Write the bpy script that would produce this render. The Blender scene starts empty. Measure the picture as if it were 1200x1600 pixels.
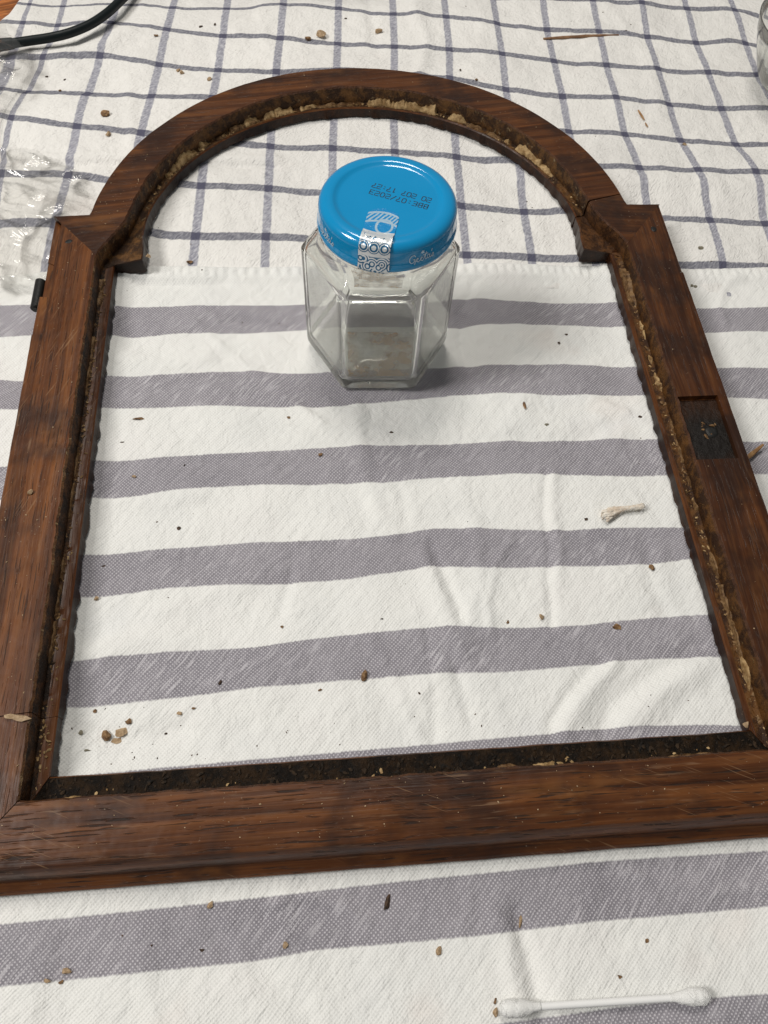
import bpy, bmesh, math, random
import numpy as np
from mathutils import Vector, Matrix, noise

scene = bpy.context.scene
COL = scene.collection
R = math.radians

# ---------------------------------------------------------------- camera
cam_data = bpy.data.cameras.new('camera')
cam = bpy.data.objects.new('camera', cam_data)
COL.objects.link(cam)
cam_data.sensor_fit = 'VERTICAL'
cam_data.sensor_height = 36.0
cam_data.lens = 27.71
cam_data.clip_start = 0.01
cam_data.clip_end = 50.0
_r = Vector((0.99664979, -0.07299032, 0.03689992))
_u = Vector((0.04608084, 0.87387643, 0.48395924))
_f = Vector((0.06757032, 0.4806375, -0.87431222))
_m = Matrix.Identity(4)
for _i in range(3):
    _m[_i][0], _m[_i][1], _m[_i][2] = _r[_i], _u[_i], -_f[_i]
_m[0][3], _m[1][3], _m[2][3] = -0.02638, -0.00276, 0.31706
cam.matrix_world = _m
scene.camera = cam

# ---------------------------------------------------------------- world, lamps, exposure
world = bpy.data.worlds.new('World')
scene.world = world
world.use_nodes = True
world.node_tree.nodes['Background'].inputs[0].default_value = (0.98, 0.98, 0.96, 1)
world.node_tree.nodes['Background'].inputs[1].default_value = 0.19

def area_lamp(name, loc, target, sx, sy, power, color):
    d = bpy.data.lights.new(name, 'AREA')
    d.shape = 'RECTANGLE'; d.size = sx; d.size_y = sy; d.energy = power; d.color = color
    o = bpy.data.objects.new(name, d); COL.objects.link(o)
    o.location = loc
    o.rotation_euler = (Vector(target) - Vector(loc)).to_track_quat('-Z', 'Y').to_euler()
    return o
# ceiling lamps of the room: one beyond the table, one overhead to the left
area_lamp('ceiling_lamp_beyond', (-0.10, 1.05, 1.80), (0.0, 0.25, 0.0), 0.50, 0.50, 16.5, (1.0, 0.95, 0.88))
area_lamp('ceiling_lamp_left', (-1.12, 0.10, 1.38), (0.0, 0.15, 0.0), 0.45, 0.45, 20, (1.0, 0.97, 0.93))

scene.view_settings.view_transform = 'Standard'
scene.view_settings.look = 'None'
scene.view_settings.gamma = 1.0
scene.view_settings.use_curve_mapping = False
scene.view_settings.exposure = -0.10
scene.render.engine = 'CYCLES'
scene.cycles.max_bounces = 24
scene.cycles.transmission_bounces = 24
scene.cycles.transparent_max_bounces = 24
scene.cycles.caustics_refractive = True
scene.cycles.caustics_reflective = True
scene.cycles.use_denoising = True
scene.cycles.sample_clamp_indirect = 20.0

# ---------------------------------------------------------------- helpers
def tag(o, label=None, cat=None, group=None, kind=None):
    if label: o['label'] = label
    if cat: o['category'] = cat
    if group: o['group'] = group
    if kind: o['kind'] = kind
    return o

def empty(name, loc=(0, 0, 0)):
    o = bpy.data.objects.new(name, None); COL.objects.link(o)
    o.location = loc; o.empty_display_size = 0.02
    return o

def mesh_obj(name, verts, faces, mats, parent=None, smooth=True, sharp=None, mat_idx=None):
    me = bpy.data.meshes.new(name)
    me.from_pydata([tuple(map(float, v)) for v in verts], [], [tuple(map(int, f)) for f in faces])
    for m in (mats if isinstance(mats, (list, tuple)) else [mats]):
        me.materials.append(m)
    if mat_idx is not None:
        me.polygons.foreach_set('material_index', list(mat_idx))
    me.polygons.foreach_set('use_smooth', [smooth] * len(me.polygons))
    if smooth and sharp:
        me.set_sharp_from_angle(angle=R(sharp))
    me.update()
    o = bpy.data.objects.new(name, me); COL.objects.link(o)
    if parent is not None:
        o.parent = parent
    return o

def fbm(x, y, z=0.0, o=4):
    return noise.fractal(Vector((x, y, z)), 1.0, 2.0, o)

class NT:
    """small node-tree builder"""
    def __init__(self, name):
        self.mat = bpy.data.materials.new(name); self.mat.use_nodes = True
        self.t = self.mat.node_tree; self.t.nodes.clear()
        self.out = self.n('ShaderNodeOutputMaterial')
    def n(self, kind, **kw):
        nd = self.t.nodes.new(kind)
        for k, v in kw.items():
            setattr(nd, k, v)
        return nd
    def l(self, a, b):
        self.t.links.new(a, b)
    def put(self, sock, v):
        if v is None: return
        if hasattr(v, 'is_output'): self.l(v, sock)
        else: sock.default_value = v
    def math(self, op, a, b=None, c=None, clamp=False):
        nd = self.n('ShaderNodeMath', operation=op, use_clamp=clamp)
        for i, v in enumerate((a, b, c)): self.put(nd.inputs[i], v)
        return nd.outputs[0]
    def vec(self, op, a, b=None):
        nd = self.n('ShaderNodeVectorMath', operation=op)
        self.put(nd.inputs[0], a); self.put(nd.inputs[1], b)
        return nd.outputs[0]
    def mapping(self, v, loc=(0, 0, 0), rot=(0, 0, 0), scale=(1, 1, 1)):
        # rotate first, stretch afterwards
        nd = self.n('ShaderNodeMapping')
        self.l(v, nd.inputs[0]); nd.inputs[1].default_value = loc
        nd.inputs[2].default_value = rot
        if scale == (1, 1, 1): return nd.outputs[0]
        return self.vec('MULTIPLY', nd.outputs[0], scale)
    def noise(self, v, scale=5, detail=4, rough=0.55, dist=0.0, out=0):
        nd = self.n('ShaderNodeTexNoise')
        self.l(v, nd.inputs['Vector']); nd.inputs['Scale'].default_value = scale
        nd.inputs['Detail'].default_value = detail; nd.inputs['Roughness'].default_value = rough
        nd.inputs['Distortion'].default_value = dist
        return nd.outputs[out]
    def voronoi(self, v, scale=5, feature='F1', rnd=1.0):
        nd = self.n('ShaderNodeTexVoronoi', feature=feature)
        self.l(v, nd.inputs['Vector']); nd.inputs['Scale'].default_value = scale
        nd.inputs['Randomness'].default_value = rnd
        return nd.outputs['Distance']
    def step(self, v, a, b):
        nd = self.n('ShaderNodeMapRange', interpolation_type='SMOOTHSTEP')
        self.l(v, nd.inputs[0]); nd.inputs[1].default_value = a; nd.inputs[2].default_value = b
        return nd.outputs[0]
    def ramp(self, v, stops):
        nd = self.n('ShaderNodeValToRGB'); e = nd.color_ramp.elements
        while len(e) < len(stops): e.new(0.5)
        for el, (p, c) in zip(e, stops):
            el.position = p; el.color = (*c, 1)
        self.l(v, nd.inputs[0])
        return nd.outputs[0]
    def mix(self, f, a, b, blend='MIX'):
        nd = self.n('ShaderNodeMix', data_type='RGBA', blend_type=blend)
        self.put(nd.inputs[0], f)
        for s, v in ((6, a), (7, b)):
            if isinstance(v, tuple) and len(v) == 3: v = (*v, 1)
            self.put(nd.inputs[s], v)
        return nd.outputs[2]
    def bump(self, h, strength, dist, normal=None):
        nd = self.n('ShaderNodeBump'); self.l(h, nd.inputs['Height'])
        nd.inputs['Strength'].default_value = strength; nd.inputs['Distance'].default_value = dist
        if normal is not None: self.l(normal, nd.inputs['Normal'])
        return nd.outputs[0]
    def principled(self, color=None, rough=0.5, normal=None, **kw):
        nd = self.n('ShaderNodeBsdfPrincipled')
        if isinstance(color, tuple) and len(color) == 3: color = (*color, 1)
        self.put(nd.inputs['Base Color'], color); self.put(nd.inputs['Roughness'], rough)
        if normal is not None: self.l(normal, nd.inputs['Normal'])
        for k, v in kw.items(): self.put(nd.inputs[k.replace('_', ' ')], v)
        return nd.outputs[0]
    def done(self, shader):
        self.l(shader, self.out.inputs[0]); return self.mat
    def obj(self):
        return self.n('ShaderNodeTexCoord').outputs['Object']
    def uv(self, name):
        return self.n('ShaderNodeUVMap', uv_map=name).outputs[0]
    def sep(self, v):
        nd = self.n('ShaderNodeSeparateXYZ'); self.l(v, nd.inputs[0]); return nd.outputs
    def comb(self, x, y, z=0.0):
        nd = self.n('ShaderNodeCombineXYZ')
        for i, v in enumerate((x, y, z)): self.put(nd.inputs[i], v)
        return nd.outputs[0]

# ---------------------------------------------------------------- materials
def mat_striped():
    m = NT('striped_cotton')
    s = m.sep(m.uv('pattern'))
    u, v = s[0], s[1]                      # u metres along the stripe, v in stripe periods
    vm = m.math('MULTIPLY', v, 0.0475)
    P = m.comb(u, vm)
    F = 1200.0
    # threads wander slightly
    wob = m.noise(P, 160, 2, 0.5)
    wob = m.math('MULTIPLY', m.math('SUBTRACT', wob, 0.5), 0.0007)
    uw = m.math('ADD', u, wob); vw = m.math('ADD', vm, wob)
    su = m.math('SINE', m.math('MULTIPLY', uw, F * math.pi))
    sv = m.math('SINE', m.math('MULTIPLY', vw, F * math.pi))
    w = m.math('MULTIPLY', su, sv)         # basket weave
    # stripe edge, ragged by single threads
    th = m.math('FLOOR', m.math('MULTIPLY', u, F))
    wn = m.n('ShaderNodeTexWhiteNoise', noise_dimensions='1D'); m.l(th, wn.inputs['W'])
    jit = m.math('MULTIPLY', m.math('SUBTRACT', wn.outputs[0], 0.5), 0.007)
    fr = m.math('FRACT', m.math('ADD', v, jit))
    a = m.step(fr, 0.0, 0.018)
    b = m.math('SUBTRACT', 1.0, m.step(fr, 0.410, 0.430))
    mask = m.math('MULTIPLY', a, b)
    # long pale slubs running diagonally
    D = m.mapping(P, rot=(0, 0, R(-40)), scale=(1500, 85, 1))
    slub = m.noise(D, 1.0, 2, 0.5)
    D2 = m.mapping(P, rot=(0, 0, R(35)), scale=(1500, 120, 1))
    slub2 = m.noise(D2, 1.0, 2, 0.5)
    region = m.step(m.noise(P, 14, 2, 0.5), 0.40, 0.62)
    sl = m.math('MAXIMUM', m.math('MULTIPLY', m.step(slub, 0.53, 0.66), m.math('ADD', m.math('MULTIPLY', region, 0.65), 0.25)),
                m.math('MULTIPLY', m.step(slub2, 0.60, 0.74), 0.30))
    dots = m.step(m.math('ADD', w, m.math('MULTIPLY', m.math('SUBTRACT', m.noise(P, 700, 2, 0.5), 0.5), 1.1)), 0.10, 0.75)
    white_amt = m.math('MAXIMUM', m.math('MULTIPLY', dots, 0.66), m.math('MULTIPLY', sl, 0.72), clamp=True)
    tone = m.noise(P, 25, 3, 0.6)
    purple = m.ramp(tone, [(0.3, (0.232, 0.219, 0.244)), (0.7, (0.297, 0.281, 0.307))])
    pc = m.mix(white_amt, purple, (0.66, 0.64, 0.665))
    stain = m.noise(P, 18, 4, 0.6)
    wc = m.ramp(stain, [(0.25, (0.77, 0.775, 0.755)), (0.5, (0.83, 0.83, 0.80)), (0.75, (0.82, 0.81, 0.785))])
    blot = m.step(m.noise(m.mapping(P, loc=(3.1, 1.7, 0)), 11, 3, 0.6), 0.60, 0.76)
    wc = m.mix(m.math('MULTIPLY', blot, 0.25), wc, (0.70, 0.73, 0.80))
    blot2 = m.step(m.noise(m.mapping(P, loc=(8.3, 5.7, 0)), 16, 3, 0.6), 0.62, 0.78)
    wc = m.mix(m.math('MULTIPLY', blot2, 0.3), wc, (0.80, 0.70, 0.64))
    wgap = m.math('SUBTRACT', 1.0, m.math('MULTIPLY', m.step(w, 0.0, -0.8), 0.10))
    wc = m.mix(1.0, wc, m.comb(wgap, wgap, wgap), 'MULTIPLY')
    col = m.mix(mask, wc, pc)
    hgt = m.math('ADD', m.math('MULTIPLY', w, 0.22), m.math('ADD', m.math('MULTIPLY', slub, 0.26), m.math('MULTIPLY', slub2, 0.14)))
    n1 = m.bump(hgt, 0.40, 0.0007)
    mid = m.noise(m.mapping(P, rot=(0, 0, R(-42)), scale=(300, 60, 1)), 1.0, 3, 0.6)
    n2 = m.bump(mid, 0.36, 0.0020, n1)
    n2 = m.bump(m.noise(m.mapping(P, rot=(0, 0, R(20)), scale=(190, 120, 1)), 1.0, 4, 0.6, 0.6), 0.35, 0.0030, n2)
    return m.done(m.principled(col, 0.92, n2, Specular_IOR_Level=0.15))

def mat_checked():
    m = NT('checked_cotton')
    s = m.sep(m.uv('pattern'))
    P = m.comb(m.math('MULTIPLY', s[0], 0.0362), m.math('MULTIPLY', s[1], 0.0372))
    def line(c, other, half, soft):
        j = m.math('MULTIPLY', m.math('SUBTRACT', m.noise(P, 420, 2, 0.5), 0.5), 0.04)
        d = m.math('ABSOLUTE', m.math('SUBTRACT', m.math('FRACT', m.math('ADD', m.math('ADD', c, 0.5), j)), 0.5))
        return m.math('SUBTRACT', 1.0, m.step(d, half - soft, half + soft))
    lv = line(s[0], s[1], 0.064, 0.012)
    lh = line(s[1], s[0], 0.070, 0.012)
    grain = m.noise(m.mapping(P, rot=(0, 0, R(-40)), scale=(1300, 350, 1)), 1.0, 2, 0.5)
    g = m.step(grain, 0.35, 0.70)
    cv = m.mix(g, (0.28, 0.28, 0.33), (0.52, 0.52, 0.56))
    ch = m.mix(g, (0.170, 0.172, 0.205), (0.34, 0.34, 0.37))
    base = m.ramp(m.noise(P, 16, 4, 0.6), [(0.3, (0.76, 0.745, 0.715)), (0.6, (0.84, 0.825, 0.79))])
    blot = m.step(m.noise(m.mapping(P, loc=(2.3, 4.7, 0)), 12, 3, 0.6), 0.60, 0.8)
    base = m.mix(m.math('MULTIPLY', blot, 0.3), base, (0.80, 0.70, 0.66))
    c = m.mix(lv, base, cv)
    c = m.mix(lh, c, ch)
    both = m.math('MULTIPLY', lv, lh)
    c = m.mix(both, c, (0.100, 0.100, 0.145))
    h = m.math('ADD', grain, m.math('MULTIPLY', m.noise(P, 330, 3, 0.6), 1.3))
    n1 = m.bump(h, 0.7, 0.0010)
    mid = m.noise(m.mapping(P, rot=(0, 0, R(15)), scale=(90, 130, 1)), 1.0, 3, 0.6)
    n2 = m.bump(mid, 0.55, 0.0024, n1)
    return m.done(m.principled(c, 0.92, n2, Specular_IOR_Level=0.15))

def mat_wood(name, rot, lum=1.0, red=1.0, off=0.0, pores=1.0, worn=1.0):
    """old varnished oak, grain along local X after rotating by rot about Z"""
    m = NT(name)
    P = m.mapping(m.obj(), loc=(off, off * 0.7, off * 0.3), rot=(0, 0, -rot))
    bend = m.noise(m.mapping(P, scale=(9, 30, 30)), 1.0, 2, 0.5, out=1)
    P = m.vec('ADD', P, m.vec('MULTIPLY', m.vec('SUBTRACT', bend, (0.5, 0.5, 0.5)), (0.0, 0.006, 0.0)))
    g1 = m.noise(m.mapping(P, scale=(7, 260, 260)), 1.0, 5, 0.6, 0.3)
    g2 = m.noise(m.mapping(P, scale=(28, 900, 900)), 1.0, 3, 0.6)
    pat = m.noise(P, 26, 4, 0.6)
    k = lum
    c = m.ramp(g1, [(0.28, (0.030 * k, 0.0085 * k / red, 0.0022 * k)), (0.5, (0.102 * k, 0.0320 * k, 0.0085 * k)),
                    (0.72, (0.215 * k, 0.076 * k, 0.020 * k))])
    c = m.mix(m.math('MULTIPLY', m.step(g2, 0.45, 0.75), 0.35), c, (0.21 * k, 0.090 * k, 0.030 * k))
    c = m.mix(m.math('MULTIPLY', m.step(pat, 0.46, 0.66), 0.75), c, (0.026 * k, 0.011 * k, 0.007 * k))
    amb = m.noise(m.mapping(P, loc=(6.1, 3.3, 0), scale=(22, 60, 60)), 1.0, 4, 0.65, 0.5)
    c = m.mix(m.math('MULTIPLY', m.step(amb, 0.55, 0.75), 0.45), c, (0.24 * k, 0.095 * k, 0.025 * k))
    # open pores: short dark dashes along the grain
    po = m.noise(m.mapping(P, loc=(0.3, 0.1, 0), scale=(70, 1150, 500)), 1.0, 2, 0.5)
    pm = m.math('MULTIPLY', m.step(po, 0.60, 0.68), pores)
    c = m.mix(m.math('MULTIPLY', pm, 0.8), c, (0.010, 0.005, 0.003))
    # worn pale streaks and rubbed spots
    ws = m.noise(m.mapping(P, loc=(1.7, 0.4, 0.2), scale=(45, 620, 500)), 1.0, 3, 0.6)
    wa = m.noise(m.mapping(P, loc=(4.1, 2.2, 0)), 34, 3, 0.6)
    wear = m.math('MULTIPLY', m.step(ws, 0.60, 0.72), m.step(wa, 0.42, 0.66))
    c = m.mix(m.math('MULTIPLY', wear, 0.50 * worn), c, (0.27, 0.165, 0.095))
    sc = m.noise(m.mapping(P, loc=(2.9, 1.1, 0.4), rot=(0, 0, R(24)), scale=(48, 1300, 300)), 1.0, 2, 0.5)
    scm = m.math('MULTIPLY', m.step(sc, 0.64, 0.70), m.step(m.noise(m.mapping(P, loc=(5.0, 0.7, 0)), 22, 3, 0.6), 0.46, 0.62))
    c = m.mix(m.math('MULTIPLY', scm, 0.40 * worn + 0.10), c, (0.30 * k, 0.17 * k, 0.085 * k))
    sp = m.voronoi(P, 420)
    spm = m.math('MULTIPLY', m.math('SUBTRACT', 1.0, m.step(sp, 0.05, 0.16)), m.step(m.noise(P, 60, 2, 0.5), 0.58, 0.66))
    c = m.mix(m.math('MULTIPLY', spm, 0.5), c, (0.32, 0.24, 0.17))
    ro = m.math('ADD', m.math('MULTIPLY', m.noise(P, 90, 3, 0.6), 0.30), m.math('ADD', m.math('MULTIPLY', pm, 0.2), 0.22))
    h = m.math('SUBTRACT', m.math('ADD', m.math('MULTIPLY', g1, 0.6), m.math('MULTIPLY', g2, 0.4)), m.math('MULTIPLY', pm, 0.8))
    n1 = m.bump(h, 0.5, 0.0005)
    n2 = m.bump(m.noise(P, 55, 3, 0.6), 0.25, 0.002, n1)
    return m.done(m.principled(c, ro, n2, Specular_IOR_Level=0.27))

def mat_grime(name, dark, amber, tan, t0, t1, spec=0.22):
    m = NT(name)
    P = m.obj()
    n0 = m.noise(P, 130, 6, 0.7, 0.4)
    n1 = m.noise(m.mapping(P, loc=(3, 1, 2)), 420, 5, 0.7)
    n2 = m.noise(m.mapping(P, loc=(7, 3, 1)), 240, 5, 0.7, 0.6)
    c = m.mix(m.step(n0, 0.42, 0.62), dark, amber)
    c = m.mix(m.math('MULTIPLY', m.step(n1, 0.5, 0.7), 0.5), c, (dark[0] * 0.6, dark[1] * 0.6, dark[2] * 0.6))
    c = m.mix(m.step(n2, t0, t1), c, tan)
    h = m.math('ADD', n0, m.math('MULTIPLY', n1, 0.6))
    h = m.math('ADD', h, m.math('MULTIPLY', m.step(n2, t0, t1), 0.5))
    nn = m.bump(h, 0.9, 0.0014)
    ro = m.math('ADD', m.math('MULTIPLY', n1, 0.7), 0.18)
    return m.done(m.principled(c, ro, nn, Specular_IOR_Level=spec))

def mat_speckled(name, c0, c1, scale=400, rough=0.75, bump=0.0006, c2=None):
    m = NT(name)
    P = m.obj()
    n0 = m.noise(P, scale, 5, 0.65)
    c = m.mix(m.step(n0, 0.35, 0.65), c0, c1)
    if c2 is not None:
        c = m.mix(m.step(m.noise(m.mapping(P, loc=(2, 5, 1)), scale * 0.7, 4, 0.7), 0.55, 0.70), c, c2)
    nn = m.bump(m.noise(P, scale * 2.0, 4, 0.7), 0.7, bump)
    return m.done(m.principled(c, rough, nn, Specular_IOR_Level=0.35))

def mat_plain(name, c, rough=0.5, metallic=0.0, var=0.15, scale=200, bump=0.0, **kw):
    m = NT(name)
    P = m.obj()
    n0 = m.noise(P, scale, 4, 0.6)
    col = m.mix(n0, tuple(x * (1 - var) for x in c), tuple(min(1, x * (1 + var)) for x in c))
    nn = m.bump(m.noise(P, scale * 2.2, 4, 0.6), 0.6, bump) if bump else None
    ro = m.math('ADD', m.math('MULTIPLY', m.math('SUBTRACT', n0, 0.5), 0.2), rough)
    return m.done(m.principled(col, ro, nn, Metallic=metallic, **kw))

M = {}
M['striped'] = mat_striped()
M['checked'] = mat_checked()
M['wood_rail'] = mat_wood('oak_rail', 0.0, 0.80, 1.0, 0.0, 1.0)
M['wood_stile'] = mat_wood('oak_stile', R(90), 0.98, 1.0, 0.37, 0.8)
M['wood_stile_b'] = mat_wood('oak_stile_b', R(90), 0.68, 1.1, 1.13, 0.5, 0.3)
M['wood_arch'] = mat_wood('oak_arch', R(8), 0.74, 1.05, 2.21, 0.35, 0.4)
M['wood_shoulder'] = mat_wood('oak_shoulder', R(-6), 0.62, 1.05, 3.3, 0.35, 0.3)
M['wood_pocket'] = mat_wood('oak_pocket', R(80), 0.22, 0.9, 4.1, 0.5, 0.1)
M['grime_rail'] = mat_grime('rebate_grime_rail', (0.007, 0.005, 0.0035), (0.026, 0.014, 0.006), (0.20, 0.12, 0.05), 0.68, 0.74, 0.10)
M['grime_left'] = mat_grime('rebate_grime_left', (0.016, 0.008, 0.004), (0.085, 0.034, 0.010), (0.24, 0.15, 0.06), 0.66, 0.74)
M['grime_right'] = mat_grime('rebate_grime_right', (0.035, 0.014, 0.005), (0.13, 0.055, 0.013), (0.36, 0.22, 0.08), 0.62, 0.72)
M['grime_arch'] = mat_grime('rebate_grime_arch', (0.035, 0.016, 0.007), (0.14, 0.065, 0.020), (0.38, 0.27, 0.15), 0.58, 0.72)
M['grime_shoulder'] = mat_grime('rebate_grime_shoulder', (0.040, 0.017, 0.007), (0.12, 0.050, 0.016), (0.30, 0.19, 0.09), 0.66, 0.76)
M['shaded_wall'] = mat_wood('dark_shaded_moulding', R(90), 0.20, 1.0, 6.7, 0.3, 0.15)  # dark inner moulding; shade of walls facing the viewer is put into its colour
M['worn_edge'] = mat_grime('worn_edge', (0.070, 0.028, 0.010), (0.13, 0.060, 0.022), (0.30, 0.20, 0.10), 0.52, 0.66)
M['worn_edge_dark'] = mat_grime('worn_edge_dark', (0.045, 0.016, 0.006), (0.085, 0.034, 0.012), (0.26, 0.16, 0.07), 0.62, 0.74)
M['putty'] = mat_speckled('old_putty', (0.22, 0.125, 0.045), (0.48, 0.33, 0.16), 220, 0.7, 0.0007, (0.13, 0.062, 0.018))
M['putty_dark'] = mat_speckled('old_putty_dark', (0.10, 0.048, 0.016), (0.24, 0.14, 0.06), 350, 0.55, 0.0008, (0.03, 0.016, 0.008))
M['grit_black'] = mat_speckled('black_grit', (0.004, 0.003, 0.002), (0.040, 0.022, 0.009), 380, 0.85, 0.0006)
M['crumb_t'] = mat_speckled('crumb_tan', (0.30, 0.20, 0.11), (0.52, 0.38, 0.24), 500, 0.8, 0.0005)
M['crumb_b'] = mat_speckled('crumb_brown', (0.13, 0.065, 0.028), (0.34, 0.21, 0.10), 450, 0.75, 0.0005, (0.06, 0.03, 0.015))
M['crumb_d'] = mat_speckled('crumb_dark', (0.030, 0.020, 0.014), (0.11, 0.062, 0.034), 450, 0.75, 0.0004)
M['crumb_g'] = mat_speckled('crumb_grey', (0.16, 0.145, 0.10), (0.30, 0.27, 0.20), 450, 0.8, 0.0004)
M['splinter'] = mat_speckled('splinter_wood', (0.24, 0.12, 0.045), (0.42, 0.25, 0.11), 250, 0.65, 0.0003)
M['splinter_dark'] = mat_speckled('splinter_wood_dark', (0.16, 0.085, 0.045), (0.30, 0.17, 0.09), 250, 0.65, 0.0003)
M['iron'] = mat_plain('black_iron', (0.010, 0.010, 0.009), 0.5, 0.3, 0.4, 300, 0.0004)
M['rubber'] = mat_plain('black_rubber', (0.004, 0.008, 0.009), 0.45, 0.0, 0.2, 150, 0.0002, Specular_IOR_Level=0.25)
M['steel'] = mat_plain('steel', (0.45, 0.45, 0.45), 0.25, 1.0, 0.1, 100)
M['table'] = mat_wood('table_wood', R(20), 3.2, 0.9, 5.5, 0.4)
M['cotton'] = mat_plain('cotton_white', (0.84, 0.84, 0.82), 0.95, 0.0, 0.04, 900, 0.0006)
M['paper_stick'] = mat_plain('paper_stick', (0.86, 0.86, 0.85), 0.55, 0.0, 0.03, 300)
M['cotton_tuft'] = mat_speckled('cotton_tuft', (0.66, 0.54, 0.42), (0.82, 0.77, 0.68), 260, 0.95, 0.0010)
M['lid_blue'] = mat_plain('lid_blue_paint', (0.0002, 0.265, 0.56), 0.28, 0.0, 0.03, 60, 0.0, Specular_IOR_Level=0.10, Coat_Weight=1.0, Coat_Roughness=0.05)
M['print_white'] = mat_plain('print_silver', (0.50, 0.66, 0.76), 0.35, 0.3, 0.05, 200)
M['print_black'] = mat_plain('print_black', (0.006, 0.010, 0.020), 0.5, 0.0, 0.1, 200)

def mat_glass():
    m = NT('jar_glass')
    nn = m.bump(m.noise(m.obj(), 45, 2, 0.5), 0.035, 0.004)
    gl = m.principled((0.985, 0.995, 0.975), 0.0, nn, Transmission_Weight=1.0, IOR=1.5)
    # a thin smeary bloom of dust and dried solvent on the glass
    d1 = m.n('ShaderNodeBsdfDiffuse'); d1.inputs[0].default_value = (0.86, 0.85, 0.79, 1)
    d2 = m.n('ShaderNodeBsdfTranslucent'); d2.inputs[0].default_value = (0.92, 0.91, 0.85, 1)
    di = m.n('ShaderNodeMixShader'); di.inputs[0].default_value = 0.6
    m.l(d1.outputs[0], di.inputs[1]); m.l(d2.outputs[0], di.inputs[2])
    f = m.math('MULTIPLY', m.step(m.noise(m.obj(), 70, 4, 0.6), 0.20, 0.70), 0.11)
    a = m.n('ShaderNodeMixShader'); m.l(f, a.inputs[0]); m.l(gl, a.inputs[1]); m.l(di.outputs[0], a.inputs[2])
    return m.done(a.outputs[0])
M['glass'] = mat_glass()

def mat_pocket():
    """floor of the lock pocket: brown wood blackened by iron round the keyhole"""
    m = NT('iron_stained_pocket')
    P = m.obj()
    g = m.noise(m.mapping(P, scale=(420, 60, 60)), 1.0, 4, 0.6)
    wood = m.ramp(g, [(0.3, (0.012, 0.005, 0.002)), (0.7, (0.042, 0.016, 0.006))])
    d = m.n('ShaderNodeVectorMath', operation='DISTANCE')
    wob = m.vec('MULTIPLY', m.vec('SUBTRACT', m.noise(P, 150, 4, 0.6, out=1), (0.5, 0.5, 0.5)), (0.012, 0.012, 0.0))
    m.l(m.vec('ADD', P, wob), d.inputs[0]); d.inputs[1].default_value = (0.1545, 0.0045, 0.0140)
    s = m.math('SUBTRACT', 1.0, m.step(d.outputs['Value'], 0.008, 0.021))
    c = m.mix(s, wood, (0.0080, 0.0058, 0.0045))
    c = m.mix(m.math('MULTIPLY', m.step(m.noise(P, 420, 4, 0.7), 0.62, 0.74), 0.25), c, (0.10, 0.10, 0.085))
    nn = m.bump(m.noise(P, 300, 5, 0.65), 0.8, 0.0012)
    return m.done(m.principled(c, 0.5, nn, Specular_IOR_Level=0.25))
M['pocket'] = mat_pocket()

def mat_film():
    m = NT('clear_plastic_film')
    fr = m.n('ShaderNodeFresnel'); fr.inputs[0].default_value = 1.5
    nn = m.bump(m.noise(m.mapping(m.obj(), rot=(0, 0, R(25)), scale=(40, 150, 60)), 1.0, 3, 0.6, 0.8), 0.5, 0.003)
    gl = m.n('ShaderNodeBsdfGlossy'); gl.inputs['Roughness'].default_value = 0.05; m.l(nn, gl.inputs['Normal'])
    m.l(nn, fr.inputs['Normal'])
    tr = m.n('ShaderNodeBsdfTransparent'); tr.inputs[0].default_value = (0.965, 0.965, 0.96, 1)
    di = m.n('ShaderNodeBsdfDiffuse'); di.inputs[0].default_value = (0.85, 0.85, 0.83, 1)
    a = m.n('ShaderNodeMixShader'); a.inputs[0].default_value = 0.03
    m.l(tr.outputs[0], a.inputs[1]); m.l(di.outputs[0], a.inputs[2])
    b = m.n('ShaderNodeMixShader'); m.put(b.inputs[0], m.math('MULTIPLY', fr.outputs[0], 1.1, clamp=True))
    m.l(a.outputs[0], b.inputs[1]); m.l(gl.outputs[0], b.inputs[2])
    return m.done(b.outputs[0])
M['film'] = mat_film()

def mat_residue():
    m = NT('jar_brown_film')
    P = m.obj()
    n0 = m.noise(P, 85, 5, 0.65)
    n1 = m.noise(m.mapping(P, loc=(4, 2, 1)), 300, 5, 0.7)
    f = m.math('MULTIPLY', m.step(n0, 0.34, 0.60), 0.58)
    f = m.math('ADD', f, m.math('MULTIPLY', m.step(n1, 0.58, 0.70), 0.30), clamp=True)
    tr = m.n('ShaderNodeBsdfTransparent')
    di = m.n('ShaderNodeBsdfDiffuse'); di.inputs[0].default_value = (0.50, 0.31, 0.13, 1)
    a = m.n('ShaderNodeMixShader'); m.l(f, a.inputs[0])
    m.l(tr.outputs[0], a.inputs[1]); m.l(di.outputs[0], a.inputs[2])
    return m.done(a.outputs[0])
M['residue'] = mat_residue()

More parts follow.
